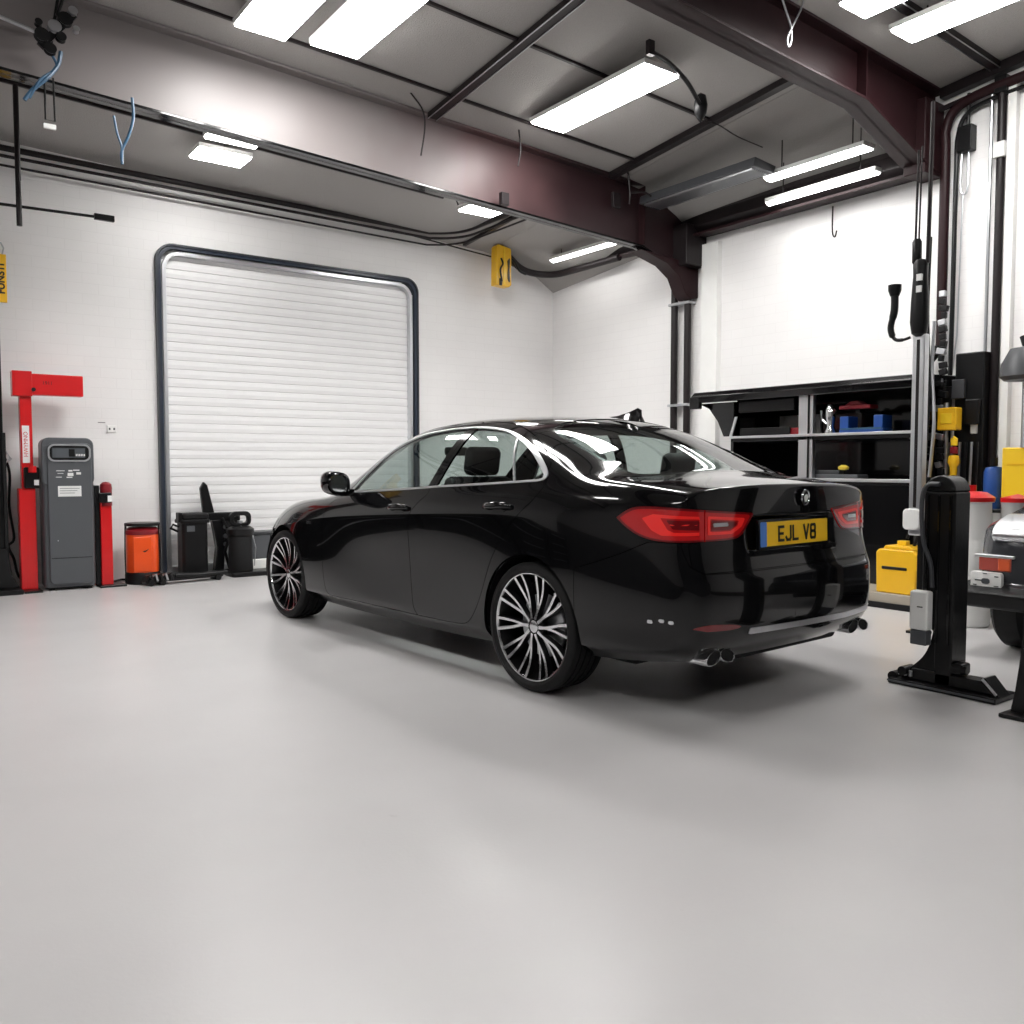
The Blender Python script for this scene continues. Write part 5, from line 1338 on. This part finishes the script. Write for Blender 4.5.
# shelf at the right edge with yellow box and blue canister
t = thing('wall_shelf', 'black shelf at the right edge holding a yellow box', 'shelf', (7.60, 3.15, .84))
MB().box(-.22, .33, -.9, .42, -.03, .0).build('shelf_board', 'black_metal', t, .005)
for y in (-.6, .2): MB().prism([(-.15, -.03), (.33, -.03), (.33, -.25)], y-.02, y+.02, 'y').build('shelf_bracket', 'black_metal', t)
t = thing('yellow_case', 'large yellow box on the black shelf at the right edge', 'box', (7.52, 3.20, .841))
MB().box(-.12, .12, -.30, .17, 0, .50).build('case_body', 'yellow_bright', t, .012)
MB().box(-.124, -.118, -.26, .13, .36, .37).build('case_seam', 'yellow_plastic', t)
t = thing('blue_canister', 'blue canister on the shelf left of the large yellow box', 'canister', (7.50, 3.475, .841))
MB().lathe([(.0, 0), (.07, 0), (.075, .02), (.075, .30), (.06, .34), (.0, .35)], 24).build('drum', 'blue_plastic', t)
MB().lathe([(.0, .35), (.03, .35), (.03, .42), (.0, .42)], 16).build('cap', 'black_plastic', t)
t = thing('pedestal_machine', 'dark grey round machine head on a post at the right edge', 'machine', (7.40, 3.20, 0))
MB().lathe([(.0, 1.86), (.16, 1.87), (.19, 1.90), (.18, 2.0), (.12, 2.12), (.0, 2.14)], 28).build('machine_head', 'grey_dark', t)
MB().cyl((0, 0, 2.12), (0, .03, 2.22), .03, 12).build('head_knob', 'black_metal', t)
MB().cyl((0, -.02, 1.34), (0, -.02, 1.88), .045, 16).build('head_post', 'satin_chrome', t)

# ================================================================== two-post lift, near black post
t = thing('car_lift_post', 'black steel lift post on a long floor plate between the car and the grey car', 'lift', (4.60, 2.38, 0))
MB().prism([(-.085, .02), (.01, .02), (.01, .30), (.085, .38), (.085, 1.06), (-.085, 1.06)], -.05, .11, 'x').build('column', 'black_metal', t, .010)
MB().prism(arc(.0, 1.06, .085, 0, 180, 10), -.05, .11, 'x').build('column_top', 'black_metal', t, .008)
for y in (-.062, .0, .058): MB().box(-.058, -.048, y-.006, y+.006, .25, 1.04).build('column_rib', 'gloss_black', t, .002)
MB().prism(spline([(.02, .36), (.035, .27), (.07, .18), (.13, .11), (.20, .055)], 4)+[(.20, .03), (-.07, .03), (-.07, .36)], -.035, .035, 'x').build('foot_gusset', 'black_metal', t, .006)
bp = MB().prism([(-.335, .0), (.24, .0), (.24, .030), (-.335, .030)], -.10, .14, 'x').build('base_plate', 'black_metal', t, .006)
MB().prism([(-.31, .03), (.16, .03), (.13, .095), (-.24, .095)], -.05, .05, 'x').build('base_beam', 'black_metal', t, .008)
MB().prism([(-.335, .028), (-.305, .028), (-.24, .11), (-.26, .115)], -.055, .06, 'x').build('end_wedge', 'black_metal', t, .003)
MB().bar((-.062, -.322, .04), (-.062, -.25, .11), .006, .012).build('wedge_edge', 'satin_chrome', t)
MB().box(-.105, -.09, -.33, .24, .012, .022).build('plate_edge', 'grey_plastic', t)
MB().cyl((-.06, .235, .03), (.04, .235, .03), .028, 18).build('castor', 'black_plastic', t)
MB().cyl((-.08, .17, .075), (.02, .17, .075), .025, 14).build('castor', 'black_metal', t)
MB().box(-.05, .05, -.14, -.08, .10, .16).build('lock_pin', 'black_metal', t, .012)
MB().cyl((-.03, -.16, .13), (-.03, -.08, .13), .022, 14).build('lock_knob', 'black_metal', t)
for k in range(3): MB().cyl((-.06, .19-.03*k, .05), (-.06, .19-.03*k, .08), .010, 10).build('bolt', 'steel', t)
cb = MB().box(-.12, -.055, .015, .115, .32, .53).build('control_box', 'white_plastic', t, .012)
MB().box(-.115, -.058, .02, .11, .24, .32).build('control_cover', 'grey_plastic', t, .006)
MB().box(-.1225, -.119, .04, .07, .443, .449).build('printed_mark', 'ink', cb)
MB().tube(spline([(-.07, -.01, 1.10), (-.07, .06, 1.09), (-.07, .085, 1.0), (-.075, .07, .80), (-.07, .03, .68), (-.065, .02, .55)], 6), .012, 8).build('hydraulic_hose', 'grey_dark', t)
t = thing('car_lift_post', 'curved black lift foot cut by the right edge', 'lift', (4.42, 1.74, 0))
MB().prism([(.185, .0), (.18, .04)]+spline([(.165, .12), (.145, .30), (.135, .50), (.13, .75)], 3)+[(.10, 1.3), (-.10, 1.3), (-.10, 0)], -.04, .04, 'x').build('column', 'black_metal', t, .008)
MB().box(-.12, .12, -.3, .20, 0, .02).build('base_plate', 'black_metal', t, .005)

# ================================================================== grey car, only its rear corner in view
t = thing('grey_car', 'dark grey car with its rear corner just inside the right edge', 'car', (6.9, 1.9, 0), R(0))
# outline seen from behind (x runs along the car's length away from the left), built as a loft across y
prof = [(-1.22, .30), (-1.25, .42), (-1.20, .46), (-1.20, .60), (-1.19, .72), (-1.16, .80), (-1.10, .83), (-.60, .93), (.1, 1.34), (.8, 1.38), (1.2, 1.0), (1.2, .3)]
def loft(sections, name, m, parent, bev=0):
    V = []; F = []; n = len(sections[0][1])
    for y, pf in sections:
        for x, z in pf: V.append((x, y, z))
    for i in range(len(sections)-1):
        for k in range(n): F.append((i*n+k, i*n+(k+1) % n, (i+1)*n+(k+1) % n, (i+1)*n+k))
    F += [tuple(range(n)), tuple(range((len(sections)-1)*n, len(sections)*n))]
    return MB().add(V, F).build(name, m, parent, bev)
def sc(pf, sx, zlow, k):
    return [(x*sx+.0, zlow+(z-zlow)*k) for x, z in pf]
secs = [(-.80, sc(prof, .96, .3, .97)), (-.5, prof), (.55, prof), (.74, sc(prof, .985, .3, .995)), (.82, sc(prof, .95, .3, .98)), (.86, sc(prof, .89, .3, .95))]
bd = loft(secs, 'body_shell', 'car_grey', t, .01)
lamp_ = MB().box(-1.20, -1.13, .62, .82, .53, .62).build('tail_light', 'lens_dull_red', t, .01); tag(lamp_, 'dull red and orange tail light')
MB().box(-1.205, -1.14, .625, .70, .535, .615).build('indicator', 'lens_orange', lamp_, .008)
MB().box(-1.21, -1.12, .60, .84, .615, .635).build('light_frame', 'satin_chrome', lamp_, .006)
pl_ = MB().prism(rrect(.66, .85, .40, .525, .02), -1.235, -1.20, 'x').build('white_tag', 'white_plastic', t, .004); tag(pl_, 'scuffed white panel under the tail light')
MB().prism(rrect(.73, .78, .45, .485, .015), -1.239, -1.233, 'x').build('panel_mark', 'grey_plastic', pl_)
for y, z, w_ in ((.69, .50, .012), (.80, .47, .02), (.82, .44, .01), (.69, .44, .014), (.76, .515, .012)):
    MB().box(-1.238, -1.234, y-w_, y+w_, z-.003, z+.003).build('scuff', 'grey_dark', pl_)
MB().prism(spline([(-1.19, .72), (-1.215, .76), (-1.18, .82), (-1.08, .865), (-.95, .88), (-.95, .74)], 4), .05, .74, 'y').build('boot_garnish', 'satin_chrome', t, .02)
MB().prism([(-1.28, .30), (-1.30, .40), (-1.18, .46), (-.8, .46), (-.8, .30)], -.80, .90, 'y').build('bumper', 'black_plastic', t, .02)
MB().box(-1.24, -.9, .60, .93, .36, .40).build('bumper_lip', 'grey_plastic', t, .01)
MB().box(-1.26, -1.2, .76, .82, .34, .41).build('reflector', 'dark_red', t, .004)
MB().lathe([(.0, -.10), (.27, -.10), (.30, -.07), (.30, .07), (.27, .10), (.0, .10)], 40, Matrix.Translation((-.80, .70, .30)) @ Matrix.Rotation(R(90), 4, 'X')).build('wheel', 'rubber', t)
MB().lathe([(.0, .0), (.18, .0), (.19, .02), (.0, .04)], 30, Matrix.Translation((-.80, .80, .30)) @ Matrix.Rotation(R(-90), 4, 'X')).build('wheel_rim', 'alloy', t)
MB().prism(rrect(-.95, .95, .18, .34, .05), -.60, .55, 'y').build('floor_pan', 'matt_black', t)

# ================================================================== unseen cabinets added to give the car doors a dark reflected band
def reflection_cabinet(x, label):
    t = thing('reflection_cabinet', label, 'cabinet', (x, 9.45, 0), 0, 'added black cabinets reflected in the car')
    MB().box(-.58, .58, -.32, .32, .08, 1.02).build('cabinet', 'black_metal', t, .01)
    MB().box(-.60, .60, -.35, .34, 1.02, 1.06).build('worktop', 'grey_dark', t, .006)
    MB().box(-.55, .55, -.28, .30, 0, .08).build('plinth', 'matt_black', t)
    for k in range(4):
        dr = MB().box(-.56, .56, -.335, -.32, .12+.225*k, .325+.225*k).build('drawer', 'black_plastic', t, .004)
        MB().box(-.40, .40, -.36, -.335, .285+.225*k, .305+.225*k).build('drawer_handle', 'satin_chrome', dr, .004)
for x in (-3.75, -2.5, -1.25, 0.0):
    reflection_cabinet(x, 'added black cabinet with four drawers, unseen, reflected in the car doors')
